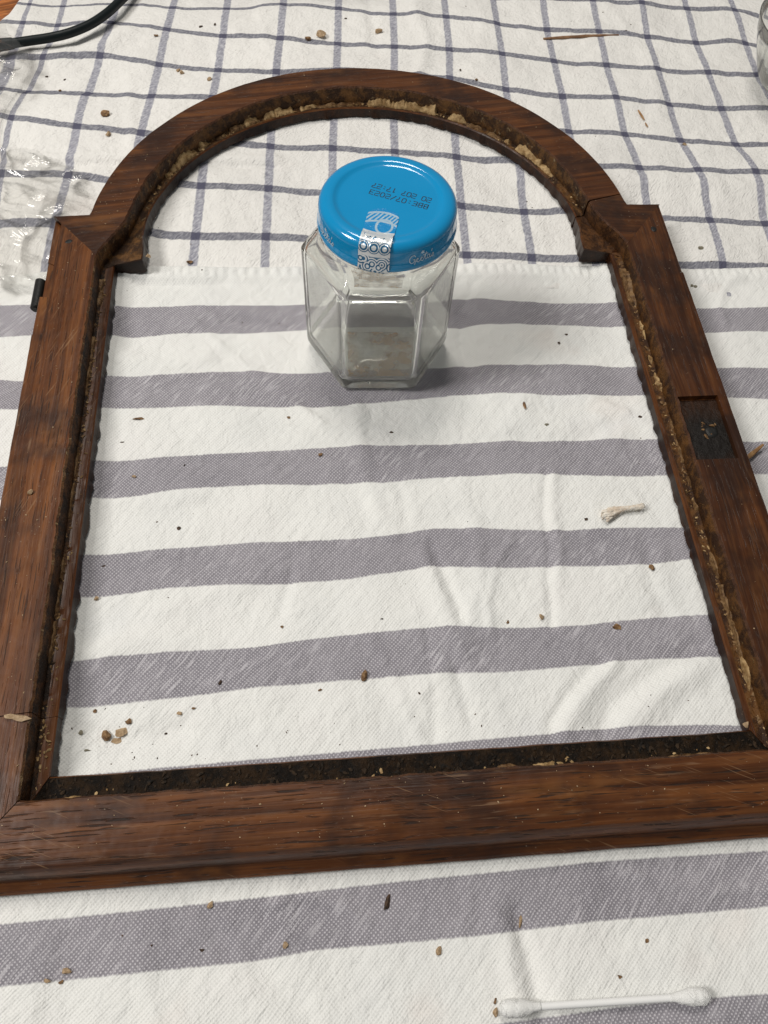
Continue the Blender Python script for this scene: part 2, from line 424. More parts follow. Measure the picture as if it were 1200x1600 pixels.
def mat_seal():
    """printed foil seal: blue leaf drawing above, silver ring pattern below"""
    m = NT('foil_seal_print')
    s = m.sep(m.uv('seal'))
    u, v = s[0], s[1]                        # u across 0..1, v along 0 (lid centre) .. 1 (glass)
    P = m.comb(u, m.math('MULTIPLY', v, 2.3))
    # ring row
    ru = m.math('SUBTRACT', m.math('FRACT', m.math('ADD', m.math('MULTIPLY', u, 3.0), 0.05)), 0.5)
    rv = m.math('MULTIPLY', m.math('SUBTRACT', v, 0.665), 8.0)
    rd = m.math('SQRT', m.math('ADD', m.math('MULTIPLY', ru, ru), m.math('MULTIPLY', rv, rv)))
    ring = m.math('MULTIPLY', m.step(rd, 0.20, 0.25), m.math('SUBTRACT', 1.0, m.step(rd, 0.37, 0.42)))
    ring2 = m.math('MULTIPLY', m.step(rd, 0.47, 0.50), m.math('SUBTRACT', 1.0, m.step(rd, 0.55, 0.60)))
    # seeds above the rings, scrolls below
    seeds = m.math('SUBTRACT', 1.0, m.step(m.voronoi(P, 6.5), 0.20, 0.30))
    seeds = m.math('MULTIPLY', seeds, m.math('MULTIPLY', m.step(v, 0.42, 0.44), m.math('SUBTRACT', 1.0, m.step(v, 0.57, 0.59))))
    pais = m.math('SINE', m.math('MULTIPLY', m.voronoi(m.vec('ADD', P, (0.13, 0.31, 0.0)), 3.4), 26.0))
    scr = m.math('MULTIPLY', m.step(pais, -0.1, 0.3), m.step(v, 0.76, 0.79))
    ink = m.math('MAXIMUM', m.math('MAXIMUM', ring, ring2), m.math('MAXIMUM', seeds, scr))
    lower = m.mix(ink, (0.74, 0.78, 0.80), (0.015, 0.13, 0.26))
    # leaf hatching above
    wl = m.n('ShaderNodeTexWave'); m.l(m.mapping(P, rot=(0, 0, R(-35))), wl.inputs['Vector'])
    wl.inputs['Scale'].default_value = 2.8; wl.inputs['Distortion'].default_value = 1.0
    lens = m.math('ABSOLUTE', m.math('SUBTRACT', v, m.math('ADD', 0.14, m.math('MULTIPLY', m.math('MULTIPLY', m.math('SUBTRACT', u, 0.5), m.math('SUBTRACT', u, 0.5)), 0.25))))
    hat = m.math('MULTIPLY', m.step(wl.outputs['Fac'], 0.5, 0.62), m.math('SUBTRACT', 1.0, m.step(lens, 0.055, 0.065)))
    edge = m.math('MULTIPLY', m.step(lens, 0.055, 0.065), m.math('SUBTRACT', 1.0, m.step(lens, 0.085, 0.095)))
    d2 = m.math('SQRT', m.math('ADD', m.math('POWER', m.math('SUBTRACT', u, 0.62), 2.0), m.math('POWER', m.math('MULTIPLY', m.math('SUBTRACT', v, 0.30), 2.2), 2.0)))
    cur = m.math('MULTIPLY', m.step(d2, 0.20, 0.23), m.math('SUBTRACT', 1.0, m.step(d2, 0.27, 0.30)))
    up_ink = m.math('MAXIMUM', hat, m.math('MAXIMUM', edge, cur))
    upper = m.mix(m.math('MULTIPLY', up_ink, 0.85), (0.004, 0.24, 0.55), (0.42, 0.55, 0.62))
    sel = m.step(v, 0.40, 0.41)
    c = m.mix(sel, upper, lower)
    nn = m.bump(m.noise(P, 9, 3, 0.6), 0.25, 0.001)
    return m.done(m.principled(c, 0.24, nn, Metallic=m.math('MULTIPLY', sel, 0.35)))
M['seal'] = mat_seal()

# ---------------------------------------------------------------- measured layout (metres)
STRIPE_X = (-0.30, 0.30, 31)
STRIPES = [
    [0.3314,0.3314,0.3314,0.3314,0.3313,0.3312,0.3324,0.3336,0.3347,0.3351,0.3342,0.3334,0.3331,0.3328,0.3326,0.3324,0.3321,0.3319,0.3314,0.3305,0.329,0.3272,0.3258,0.3245,0.3236,0.3231,0.3232,0.323,0.3226,0.3225,0.3225],
    [0.3104,0.3104,0.3104,0.3104,0.3101,0.3092,0.309,0.3067,0.3044,0.304,0.3047,0.3046,0.3038,0.3033,0.3033,0.3034,0.3038,0.3043,0.3042,0.3011,0.2997,0.2983,0.2968,0.2947,0.2928,0.2922,0.2917,0.2912,0.2908,0.2908,0.2908],
    [0.2878,0.2878,0.2878,0.2878,0.2877,0.287,0.2864,0.2852,0.2838,0.2836,0.2848,0.2846,0.2844,0.2845,0.2841,0.2836,0.2831,0.2827,0.2845,0.2838,0.2827,0.2817,0.2787,0.2762,0.2739,0.2739,0.2738,0.2735,0.2733,0.2733,0.2733],
    [0.2623,0.2623,0.2623,0.2623,0.2623,0.2605,0.2575,0.2568,0.2573,0.2574,0.2584,0.2587,0.2582,0.2556,0.2552,0.255,0.2548,0.2566,0.2572,0.2562,0.2563,0.2543,0.2516,0.2509,0.2502,0.2496,0.249,0.2484,0.2484,0.2484,0.2484],
    [0.2432,0.2432,0.2432,0.2432,0.2432,0.242,0.2397,0.2382,0.2374,0.2363,0.2372,0.2368,0.2355,0.2345,0.2346,0.2356,0.2367,0.238,0.2381,0.2366,0.2357,0.2345,0.2324,0.2315,0.2304,0.2288,0.2284,0.2281,0.2281,0.2281,0.2281],
    [0.2086,0.2086,0.2086,0.2086,0.2086,0.2082,0.2072,0.2071,0.2072,0.2069,0.2084,0.2094,0.2093,0.21,0.2107,0.2102,0.2089,0.2086,0.2093,0.2092,0.2089,0.2082,0.2059,0.2044,0.203,0.2029,0.2024,0.2023,0.2023,0.2023,0.2023],
    [0.1895,0.1895,0.1895,0.1895,0.1895,0.1893,0.1883,0.1874,0.1866,0.186,0.189,0.1904,0.1908,0.19,0.1892,0.1884,0.1901,0.19,0.1899,0.1886,0.1872,0.1858,0.1847,0.1845,0.1842,0.1834,0.1827,0.1827,0.1827,0.1827,0.1827],
    [0.1565,0.1565,0.1565,0.1565,0.1565,0.1565,0.1568,0.1571,0.1575,0.1584,0.1597,0.1603,0.1608,0.1604,0.1599,0.1606,0.1638,0.1625,0.1607,0.159,0.1593,0.1585,0.1563,0.1558,0.1552,0.1546,0.1544,0.1544,0.1544,0.1544,0.1544],
    [0.1354,0.1354,0.1354,0.1354,0.1354,0.1354,0.1357,0.1362,0.1368,0.1378,0.1399,0.1403,0.1395,0.1395,0.1399,0.142,0.1441,0.1418,0.1413,0.1405,0.1396,0.1393,0.1409,0.1401,0.1395,0.1391,0.139,0.139,0.139,0.139,0.139],
    [0.1059,0.1059,0.1059,0.1059,0.1059,0.1059,0.1064,0.1075,0.1086,0.1107,0.1114,0.1111,0.1112,0.1132,0.1144,0.1151,0.1155,0.114,0.1131,0.1127,0.1141,0.1147,0.1136,0.1131,0.1126,0.1123,0.1123,0.1123,0.1123,0.1123,0.1123],
    [0.0876,0.0876,0.0876,0.0876,0.0876,0.0876,0.0878,0.0886,0.0893,0.0902,0.0908,0.0919,0.0934,0.0938,0.0941,0.0945,0.0945,0.0935,0.0938,0.0947,0.0956,0.0953,0.0936,0.0929,0.0923,0.0922,0.0922,0.0922,0.0922,0.0922,0.0922],
    [0.0624,0.0624,0.0624,0.0624,0.0624,0.0624,0.0624,0.0627,0.063,0.0636,0.0642,0.0645,0.0649,0.0653,0.0658,0.0662,0.0666,0.067,0.0677,0.0683,0.068,0.067,0.0649,0.0645,0.0641,0.0641,0.0641,0.0641,0.0641,0.0641,0.0641],
    [0.0414,0.0414,0.0414,0.0414,0.0414,0.0414,0.0414,0.0418,0.0424,0.0429,0.0435,0.044,0.0446,0.0451,0.0457,0.0461,0.0463,0.0466,0.0472,0.0479,0.0485,0.0482,0.0473,0.0467,0.0465,0.0465,0.0465,0.0465,0.0465,0.0465,0.0465],
    [0.0136,0.0136,0.0136,0.0136,0.0136,0.0136,0.0136,0.0138,0.0142,0.0146,0.015,0.0156,0.0161,0.0167,0.0175,0.018,0.0183,0.0187,0.0192,0.0193,0.019,0.0186,0.0184,0.0183,0.0183,0.0183,0.0183,0.0183,0.0183,0.0183,0.0183],
    [-0.006,-0.006,-0.006,-0.006,-0.006,-0.006,-0.006,-0.0058,-0.0054,-0.0052,-0.0049,-0.0046,-0.0043,-0.0025,-0.0024,-0.0024,-0.0022,-0.0015,-0.0008,-0.0008,-0.0007,-0.0007,-0.0006,-0.0005,-0.0005,-0.0005,-0.0005,-0.0005,-0.0005,-0.0005,-0.0005],
    [-0.0298,-0.0298,-0.0298,-0.0298,-0.0298,-0.0298,-0.0298,-0.0297,-0.0291,-0.0292,-0.0293,-0.0294,-0.0295,-0.0293,-0.0291,-0.0289,-0.0287,-0.028,-0.0272,-0.0268,-0.0266,-0.0271,-0.0266,-0.0266,-0.0266,-0.0266,-0.0266,-0.0266,-0.0266,-0.0266,-0.0266],
    [-0.0473,-0.0473,-0.0473,-0.0473,-0.0473,-0.0473,-0.0473,-0.0473,-0.0464,-0.0466,-0.0467,-0.0469,-0.047,-0.0469,-0.0467,-0.0466,-0.0464,-0.0458,-0.0452,-0.0446,-0.0443,-0.0446,-0.0448,-0.0448,-0.0448,-0.0448,-0.0448,-0.0448,-0.0448,-0.0448,-0.0448],
    [-0.0675,-0.0675,-0.0675,-0.0675,-0.0675,-0.0675,-0.0675,-0.0675,-0.0669,-0.067,-0.0672,-0.0675,-0.0678,-0.0673,-0.0669,-0.0664,-0.0659,-0.0652,-0.0645,-0.0638,-0.0638,-0.0642,-0.0643,-0.0643,-0.0643,-0.0643,-0.0643,-0.0643,-0.0643,-0.0643,-0.0643],
]
CHECK_ROWS = [0, 1, 2, 3, 3.96, 4.04, 5, 6, 7]
CHECK = [
    [(-0.2184,0.6068),(-0.197,0.6062),(-0.1595,0.6073),(-0.1195,0.6048),(-0.0826,0.6026),(-0.0425,0.6008),(-0.0033,0.5992),(0.0358,0.6001),(0.0733,0.601),(0.1096,0.5989),(0.1463,0.5968),(0.1828,0.5937),(0.2191,0.5892),(0.2516,0.5824),(0.2869,0.5798),(0.3187,0.5602)],
    [(-0.2195,0.5891),(-0.1968,0.588),(-0.1606,0.5913),(-0.1211,0.5872),(-0.0834,0.5853),(-0.0433,0.589),(-0.0042,0.5849),(0.0345,0.5778),(0.0722,0.5741),(0.1077,0.565),(0.1427,0.5573),(0.1798,0.5545),(0.2135,0.5477),(0.2474,0.5409),(0.2838,0.5404),(0.3145,0.5166)],
    [(-0.2208,0.5672),(-0.1974,0.5647),(-0.1621,0.5694),(-0.1236,0.5602),(-0.0851,0.5522),(-0.046,0.55),(-0.0066,0.5431),(0.0322,0.5377),(0.0698,0.5337),(0.1059,0.5282),(0.1411,0.5206),(0.1771,0.5159),(0.2114,0.5093),(0.2457,0.5046),(0.2794,0.5007),(0.3134,0.4952)],
    [(-0.222,0.5266),(-0.2014,0.5251),(-0.1657,0.53),(-0.1264,0.5203),(-0.0874,0.513),(-0.0489,0.511),(-0.0088,0.5101),(0.0295,0.5064),(0.0666,0.5013),(0.103,0.4895),(0.1396,0.481),(0.1749,0.4771),(0.2094,0.4704),(0.2447,0.4665),(0.2815,0.466),(0.3184,0.4627)],
    [(-0.2251,0.4952),(-0.207,0.492),(-0.1687,0.4892),(-0.1287,0.4869),(-0.0899,0.4861),(-0.0509,0.4749),(-0.0121,0.4673),(0.0257,0.4631),(0.0638,0.4574),(0.1009,0.4523),(0.1369,0.4449),(0.1727,0.4416),(0.2078,0.4348),(0.2437,0.4312),(0.2804,0.4297),(0.3183,0.4283)],
    [(-0.2254,0.4934),(-0.2091,0.4904),(-0.1707,0.4872),(-0.1293,0.4845),(-0.0903,0.4829),(-0.0511,0.4703),(-0.0124,0.4634),(0.0254,0.4596),(0.0636,0.4546),(0.1008,0.4499),(0.1367,0.4423),(0.1727,0.4387),(0.208,0.4319),(0.2439,0.4283),(0.2805,0.4272),(0.3183,0.4258)],
    [(-0.2317,0.4687),(-0.2138,0.4657),(-0.1722,0.4559),(-0.1324,0.4479),(-0.0919,0.4387),(-0.0529,0.4334),(-0.0146,0.4304),(0.0236,0.4264),(0.0617,0.4217),(0.0996,0.4153),(0.1357,0.4109),(0.1746,0.4081),(0.2117,0.4054),(0.248,0.403),(0.2847,0.4012),(0.3214,0.3992)],
    [(-0.2294,0.4113),(-0.2117,0.4136),(-0.1731,0.4122),(-0.1346,0.4021),(-0.0937,0.3982),(-0.0543,0.396),(-0.0167,0.3894),(0.0214,0.385),(0.0593,0.3773),(0.0961,0.3713),(0.1335,0.3685),(0.1706,0.3633),(0.2076,0.3614),(0.2398,0.3567),(0.2796,0.3547),(0.3172,0.3529)],
    [(-0.2271,0.3708),(-0.2091,0.3702),(-0.1749,0.3695),(-0.136,0.3615),(-0.0955,0.3572),(-0.0558,0.3551),(-0.0187,0.3508),(0.0193,0.3438),(0.0578,0.3382),(0.0946,0.3342),(0.1306,0.3304),(0.1674,0.3261),(0.2045,0.3241),(0.2389,0.3223),(0.2783,0.3204),(0.3159,0.3185)],
]
CRUMBS = [
    (-0.0175, 0.5516, 0.0000, 0.0075, 0.0057, 31, 't', 'largest tan putty crumb near the top edge above the arch'),
    (-0.0268, 0.5487, 0.0000, 0.0048, 0.0040, 70, 'b', 'brown putty crumb just left of the largest crumb above the arch'),
    (0.0218, 0.5567, 0.0000, 0.0071, 0.0040, 0, 't', 'flat tan crumb above the crown of the arch, right of the largest crumb'),
    (-0.1004, 0.5630, 0.0000, 0.0031, 0.0018, 33, 'd', 'dark speck on the checked cloth above and right of the cable'),
    (-0.0909, 0.5652, 0.0000, 0.0027, 0.0018, 66, 'd', 'small dark crumb on white check right of the cable'),
    (-0.1301, 0.5511, 0.0000, 0.0030, 0.0022, 0, 'b', 'small brown crumb on the checked cloth below the cable'),
    (-0.1136, 0.5140, 0.0000, 0.0038, 0.0025, 74, 't', 'upper left of two tan crumbs touching above the arch on the left'),
    (-0.1113, 0.5112, 0.0000, 0.0042, 0.0029, 16, 't', 'lower right of two tan crumbs touching above the arch on the left'),
    (-0.0927, 0.5019, 0.0000, 0.0038, 0.0025, 44, 't', 'small tan crumb nearest the outer left curve of the arch'),
    (-0.1553, 0.4659, 0.0000, 0.0072, 0.0056, 57, 'b', 'large brown putty chunk on white check left of the arch'),
    (-0.1519, 0.4459, 0.0000, 0.0055, 0.0043, -66, 't', 'tan flake lying on a grey check line left of the arch'),
    (0.0003, 0.5724, 0.0000, 0.0023, 0.0018, 0, 'd', 'dark speck above the largest crumb near the top edge'),
    (-0.1969, 0.5061, 0.0000, 0.0021, 0.0017, -1, 'd', 'dark speck on white check below the cable, nearest the plastic film'),
    (-0.1852, 0.5032, 0.0000, 0.0021, 0.0012, 47, 'd', 'dark speck on white check below the cable, beside the other speck'),
    (-0.1866, 0.4911, 0.0000, 0.0020, 0.0016, -1, 'b', 'brown speck on the cloth crease below the cable'),
    (0.0748, 0.5101, 0.0000, 0.0030, 0.0022, 77, 'd', 'dark crumb above the right part of the arch'),
    (0.0843, 0.4993, 0.0000, 0.0030, 0.0021, 57, 'b', 'red brown crumb just outside the arch, right of its crown'),
    (0.2088, 0.4294, 0.0000, 0.0045, 0.0020, -17, 't', 'thin tan crumb on a grey check line right of the arch'),
    (0.1947, 0.3373, 0.0000, 0.0030, 0.0026, -2, 'g', 'grey green crumb on the checked cloth right of the frame shoulder'),
    (0.1818, 0.3090, 0.0000, 0.0021, 0.0018, -2, 'g', 'left of two grey crumbs side by side right of the frame'),
    (0.1842, 0.3084, 0.0000, 0.0025, 0.0018, -2, 'g', 'right of two grey crumbs side by side right of the frame'),
    (-0.0977, 0.3374, 0.0000, 0.0039, 0.0025, -2, 'b', 'brown crumb on the hem edge inside the arch at left'),
    (-0.1165, 0.2303, 0.0000, 0.0068, 0.0022, 7, 'b', 'long brown flake on the white stripe beside the left stile'),
    (-0.1242, 0.2171, 0.0000, 0.0021, 0.0012, -3, 'd', 'dark crumb on white stripe below the long brown flake'),
    (-0.1173, 0.1974, 0.0000, 0.0021, 0.0018, -35, 't', 'tan crumb on purple stripe beside the left stile'),
    (-0.0952, 0.1692, 0.0000, 0.0020, 0.0017, -62, 'd', 'dark crumb on white stripe left of centre'),
    (-0.0450, 0.2285, 0.0000, 0.0025, 0.0016, -3, 'b', 'small brown crumb on white stripe below left of the jar'),
    (-0.0301, 0.2060, 0.0000, 0.0025, 0.0018, 21, 'b', 'amber crumb on purple stripe below the jar'),
    (0.0052, 0.2173, 0.0000, 0.0022, 0.0016, -3, 'd', 'dark crumb on white stripe straight below the jar'),
    (0.0732, 0.2289, 0.0000, 0.0042, 0.0016, -82, 'b', 'thin red brown splinter on white stripe right of the jar'),
    (0.0827, 0.2179, 0.0000, 0.0025, 0.0019, -3, 'g', 'green grey crumb on white stripe right of the jar'),
    (0.1306, 0.2196, 0.0000, 0.0019, 0.0016, -3, 'd', 'dark speck on white stripe beside the right stile'),
    (0.0919, 0.1639, 0.0000, 0.0021, 0.0018, -3, 'd', 'dark crumb just below the cotton tuft'),
    (0.0984, 0.2700, 0.0000, 0.0017, 0.0014, -2, 'd', 'left dark speck on white stripe right of the jar, near the frame'),
    (0.1036, 0.2760, 0.0000, 0.0017, 0.0014, -2, 'd', 'right dark speck on white stripe right of the jar, near the frame'),
    (0.1168, 0.1373, 0.0000, 0.0032, 0.0029, 68, 'b', 'brown crumb on white stripe near the right stile, below the cotton tuft'),
    (0.0628, 0.1174, 0.0000, 0.0030, 0.0028, -59, 't', 'tan crumb on white stripe right of centre, beside a cloth crease'),
    (0.0479, 0.1159, 0.0000, 0.0017, 0.0017, 36, 'b', 'small brown crumb left of the tan crumb by the cloth crease'),
    (0.0951, 0.1108, 0.0000, 0.0041, 0.0033, 7, 'b', 'brown wedge shaped crumb on the edge of a purple stripe at right'),
    (-0.0154, 0.0960, 0.0000, 0.0058, 0.0037, 77, 'b', 'large upright brown chip on purple stripe in the middle of the frame'),
    (-0.0340, 0.0907, 0.0000, 0.0018, 0.0013, 17, 'b', 'small brown crumb left of the large upright chip'),
    (-0.0493, 0.1191, 0.0000, 0.0014, 0.0014, -3, 'b', 'tiny brown crumb on white stripe left of centre'),
    (-0.0065, 0.1200, 0.0000, 0.0014, 0.0011, -3, 'd', 'tiny dark crumb on white stripe above the large upright chip'),
    (-0.1281, 0.1368, 0.0000, 0.0025, 0.0022, 44, 't', 'tan crumb on stripe edge beside the lower left stile'),
    (-0.1269, 0.1522, 0.0000, 0.0028, 0.0011, 32, 'd', 'dark flake on purple stripe beside the left stile'),
    (-0.0747, 0.0965, 0.0000, 0.0021, 0.0018, 61, 'd', 'dark crumb on lower edge of purple stripe left of the large chip'),
    (-0.1200, 0.0779, 0.0000, 0.0048, 0.0043, 17, 'b', 'leftmost brown chunk of the small pile at the lower left corner'),
    (-0.1132, 0.0787, 0.0000, 0.0061, 0.0035, 12, 't', 'long tan chunk in the middle of the small pile at lower left'),
    (-0.1154, 0.0761, 0.0000, 0.0048, 0.0023, -4, 't', 'pale flake lowest in the small pile at lower left'),
    (-0.1108, 0.0826, 0.0000, 0.0030, 0.0025, 74, 'b', 'topmost chunk of the small pile at lower left'),
    (-0.1258, 0.0726, 0.0000, 0.0022, 0.0015, -4, 'g', 'grey crumb below the small pile, nearest the lower left corner'),
    (-0.0849, 0.0863, 0.0000, 0.0021, 0.0015, 17, 'b', 'brown crumb on white stripe right of the small pile'),
    (-0.0908, 0.0847, 0.0000, 0.0023, 0.0020, 17, 't', 'pale crumb cluster on white stripe right of the small pile'),
    (-0.0959, 0.0774, 0.0000, 0.0013, 0.0010, -4, 'd', 'dark speck right of the small pile at lower left'),
    (-0.1245, 0.0881, 0.0000, 0.0015, 0.0015, -4, 'b', 'brown speck above the small pile at lower left'),
    (-0.1293, 0.0798, 0.0000, 0.0023, 0.0020, 65, 'g', 'grey smudge like crumb left of the small pile'),
    (-0.0123, 0.0101, 0.0000, 0.0060, 0.0032, 75, 'd', 'large dark brown chip on the purple stripe below the bottom rail'),
    (0.0355, 0.0015, 0.0000, 0.0037, 0.0021, 75, 't', 'narrow pink tan chip on purple stripe below the bottom rail at right'),
    (0.0048, -0.0057, 0.0000, 0.0029, 0.0025, 72, 't', 'round tan crumb on the white stripe below the bottom rail'),
    (-0.0496, -0.0001, 0.0000, 0.0025, 0.0022, 55, 't', 'pale tan crumb near lower edge of the purple stripe in front'),
    (-0.0761, 0.0147, 0.0000, 0.0030, 0.0023, 35, 't', 'tan crumb at upper edge of the purple stripe in front of the rail'),
    (-0.1245, -0.0024, 0.0000, 0.0033, 0.0024, 15, 't', 'largest of three tan crumbs at the lower left corner'),
    (-0.1306, -0.0048, 0.0000, 0.0020, 0.0020, 25, 't', 'leftmost of three tan crumbs at the lower left corner'),
    (-0.1262, -0.0057, 0.0000, 0.0020, 0.0015, 61, 'b', 'lowest of three tan crumbs at the lower left corner'),
    (0.0223, -0.0258, 0.0000, 0.0037, 0.0022, 70, 't', 'tan crumb touching the left end of the cotton swab'),
    (0.0228, -0.0223, 0.0000, 0.0020, 0.0015, 49, 'b', 'brown crumb just above the left end of the cotton swab'),
    (0.0677, -0.0184, 0.0000, 0.0018, 0.0013, 4, 'b', 'brown crumb above the middle of the cotton swab'),
    (0.0802, -0.0082, 0.0000, 0.0016, 0.0014, 46, 'b', 'small brown crumb on white stripe at the lower right'),
    (-0.0785, 0.0006, 0.0000, 0.0018, 0.0013, -4, 'd', 'dark crumb on the purple stripe in front, left of the pale crumb'),
]
FRAME_CRUMBS = [
    (-0.1555, 0.1799, 0.0168, 0.0028, 0.0022, 80, 't', 'tan crumb resting on the upper face of the left stile'),
    (0.1343, 0.0638, 0.0063, 0.0031, 0.0028, 15, 't', 'tan crumb in the lower right corner of the frame rebate'),
    (-0.1468, 0.0816, 0.0168, 0.0105, 0.0034, -1, 't', 'long ochre putty wedge across the joint of the left stile'),
    (-0.1172, 0.3284, 0.0095, 0.0038, 0.0024, -2, 't', 'pale crumb on the tip of the left arch ear'),
]

# ---------------------------------------------------------------- table
table = mesh_obj('table_top', [(-1.2, -0.8, -0.0075), (1.2, -0.8, -0.0075), (1.2, 1.4, -0.0075), (-1.2, 1.4, -0.0075),
                               (-1.2, -0.8, -0.04), (1.2, -0.8, -0.04), (1.2, 1.4, -0.04), (-1.2, 1.4, -0.04)],
                 [(0, 1, 2, 3), (7, 6, 5, 4), (0, 4, 5, 1), (1, 5, 6, 2), (2, 6, 7, 3), (3, 7, 4, 0)], M['table'], smooth=False)
tag(table, kind='structure')

# ---------------------------------------------------------------- cloths
def seg_dist(px, py, pts):
    """distance of arrays of points to a polyline, with fade at its ends"""
    best = np.full(px.shape, 1e9)
    for (ax, ay), (bx, by) in zip(pts[:-1], pts[1:]):
        dx, dy = bx - ax, by - ay
        t = np.clip(((px - ax) * dx + (py - ay) * dy) / (dx * dx + dy * dy), 0, 1)
        best = np.minimum(best, np.hypot(px - ax - t * dx, py - ay - t * dy))
    return best

CREASES = [  # polyline, height (m), half width (m)
    ([(0.0778, 0.1901), (0.0729, 0.1676), (0.073, 0.151), (0.0693, 0.1337), (0.0674, 0.1136)], -0.0010, 0.0016),
    ([(0.0810, 0.1901), (0.0765, 0.1676), (0.0768, 0.151), (0.0733, 0.1337)], 0.0008, 0.0030),
    ([(0.0190, 0.1540), (0.0238, 0.1363), (0.0275, 0.1239), (0.0279, 0.118)], -0.0011, 0.0026),
    ([(0.0145, 0.1480), (0.0180, 0.1363), (0.0215, 0.1239), (0.0225, 0.110)], 0.0010, 0.0045),
    ([(0.0214, 0.1026), (0.0241, 0.0914), (0.0258, 0.0729)], -0.0008, 0.0025),
    ([(0.0850, 0.0960), (0.0682, 0.082), (0.0597, 0.072), (0.056, 0.060)], -0.0013, 0.0022),
    ([(0.0900, 0.0940), (0.0730, 0.0800), (0.0650, 0.070), (0.062, 0.060)], 0.0016, 0.0035),
    ([(0.1290, 0.0990), (0.1017, 0.0866), (0.0859, 0.0769), (0.079, 0.066)], -0.0014, 0.0040),
    ([(0.1290, 0.0920), (0.1080, 0.0810), (0.0930, 0.0700)], 0.0016, 0.0055),
    ([(0.0702, 0.2108), (0.0886, 0.2062), (0.1164, 0.2163)], -0.0008, 0.0040),
    ([(-0.1255, 0.3225), (-0.0994, 0.3191), (-0.0786, 0.3208)], -0.0008, 0.0030),
    ([(-0.135, 0.272), (-0.110, 0.262), (-0.085, 0.268)], 0.0010, 0.0060),
    ([(-0.133, 0.083), (-0.112, 0.075), (-0.090, 0.079)], -0.0010, 0.0045),
    ([(-0.128, 0.110), (-0.105, 0.118), (-0.080, 0.112)], 0.0010, 0.0060),
    ([(0.0340, 0.004), (0.0365, -0.010), (0.0380, -0.026), (0.037, -0.05)], -0.0012, 0.0030),
    ([(0.0270, 0.004), (0.0295, -0.010), (0.0310, -0.026), (0.030, -0.05)], 0.0010, 0.0040),
    ([(-0.060, -0.005), (-0.045, -0.020), (-0.040, -0.040)], -0.0008, 0.0040),
    ([(0.1180, 0.1500), (0.1140, 0.1300), (0.1190, 0.1150)], -0.0008, 0.0035),
    ([(-0.045, 0.200), (-0.030, 0.186), (-0.010, 0.181)], -0.0007, 0.0050),
]

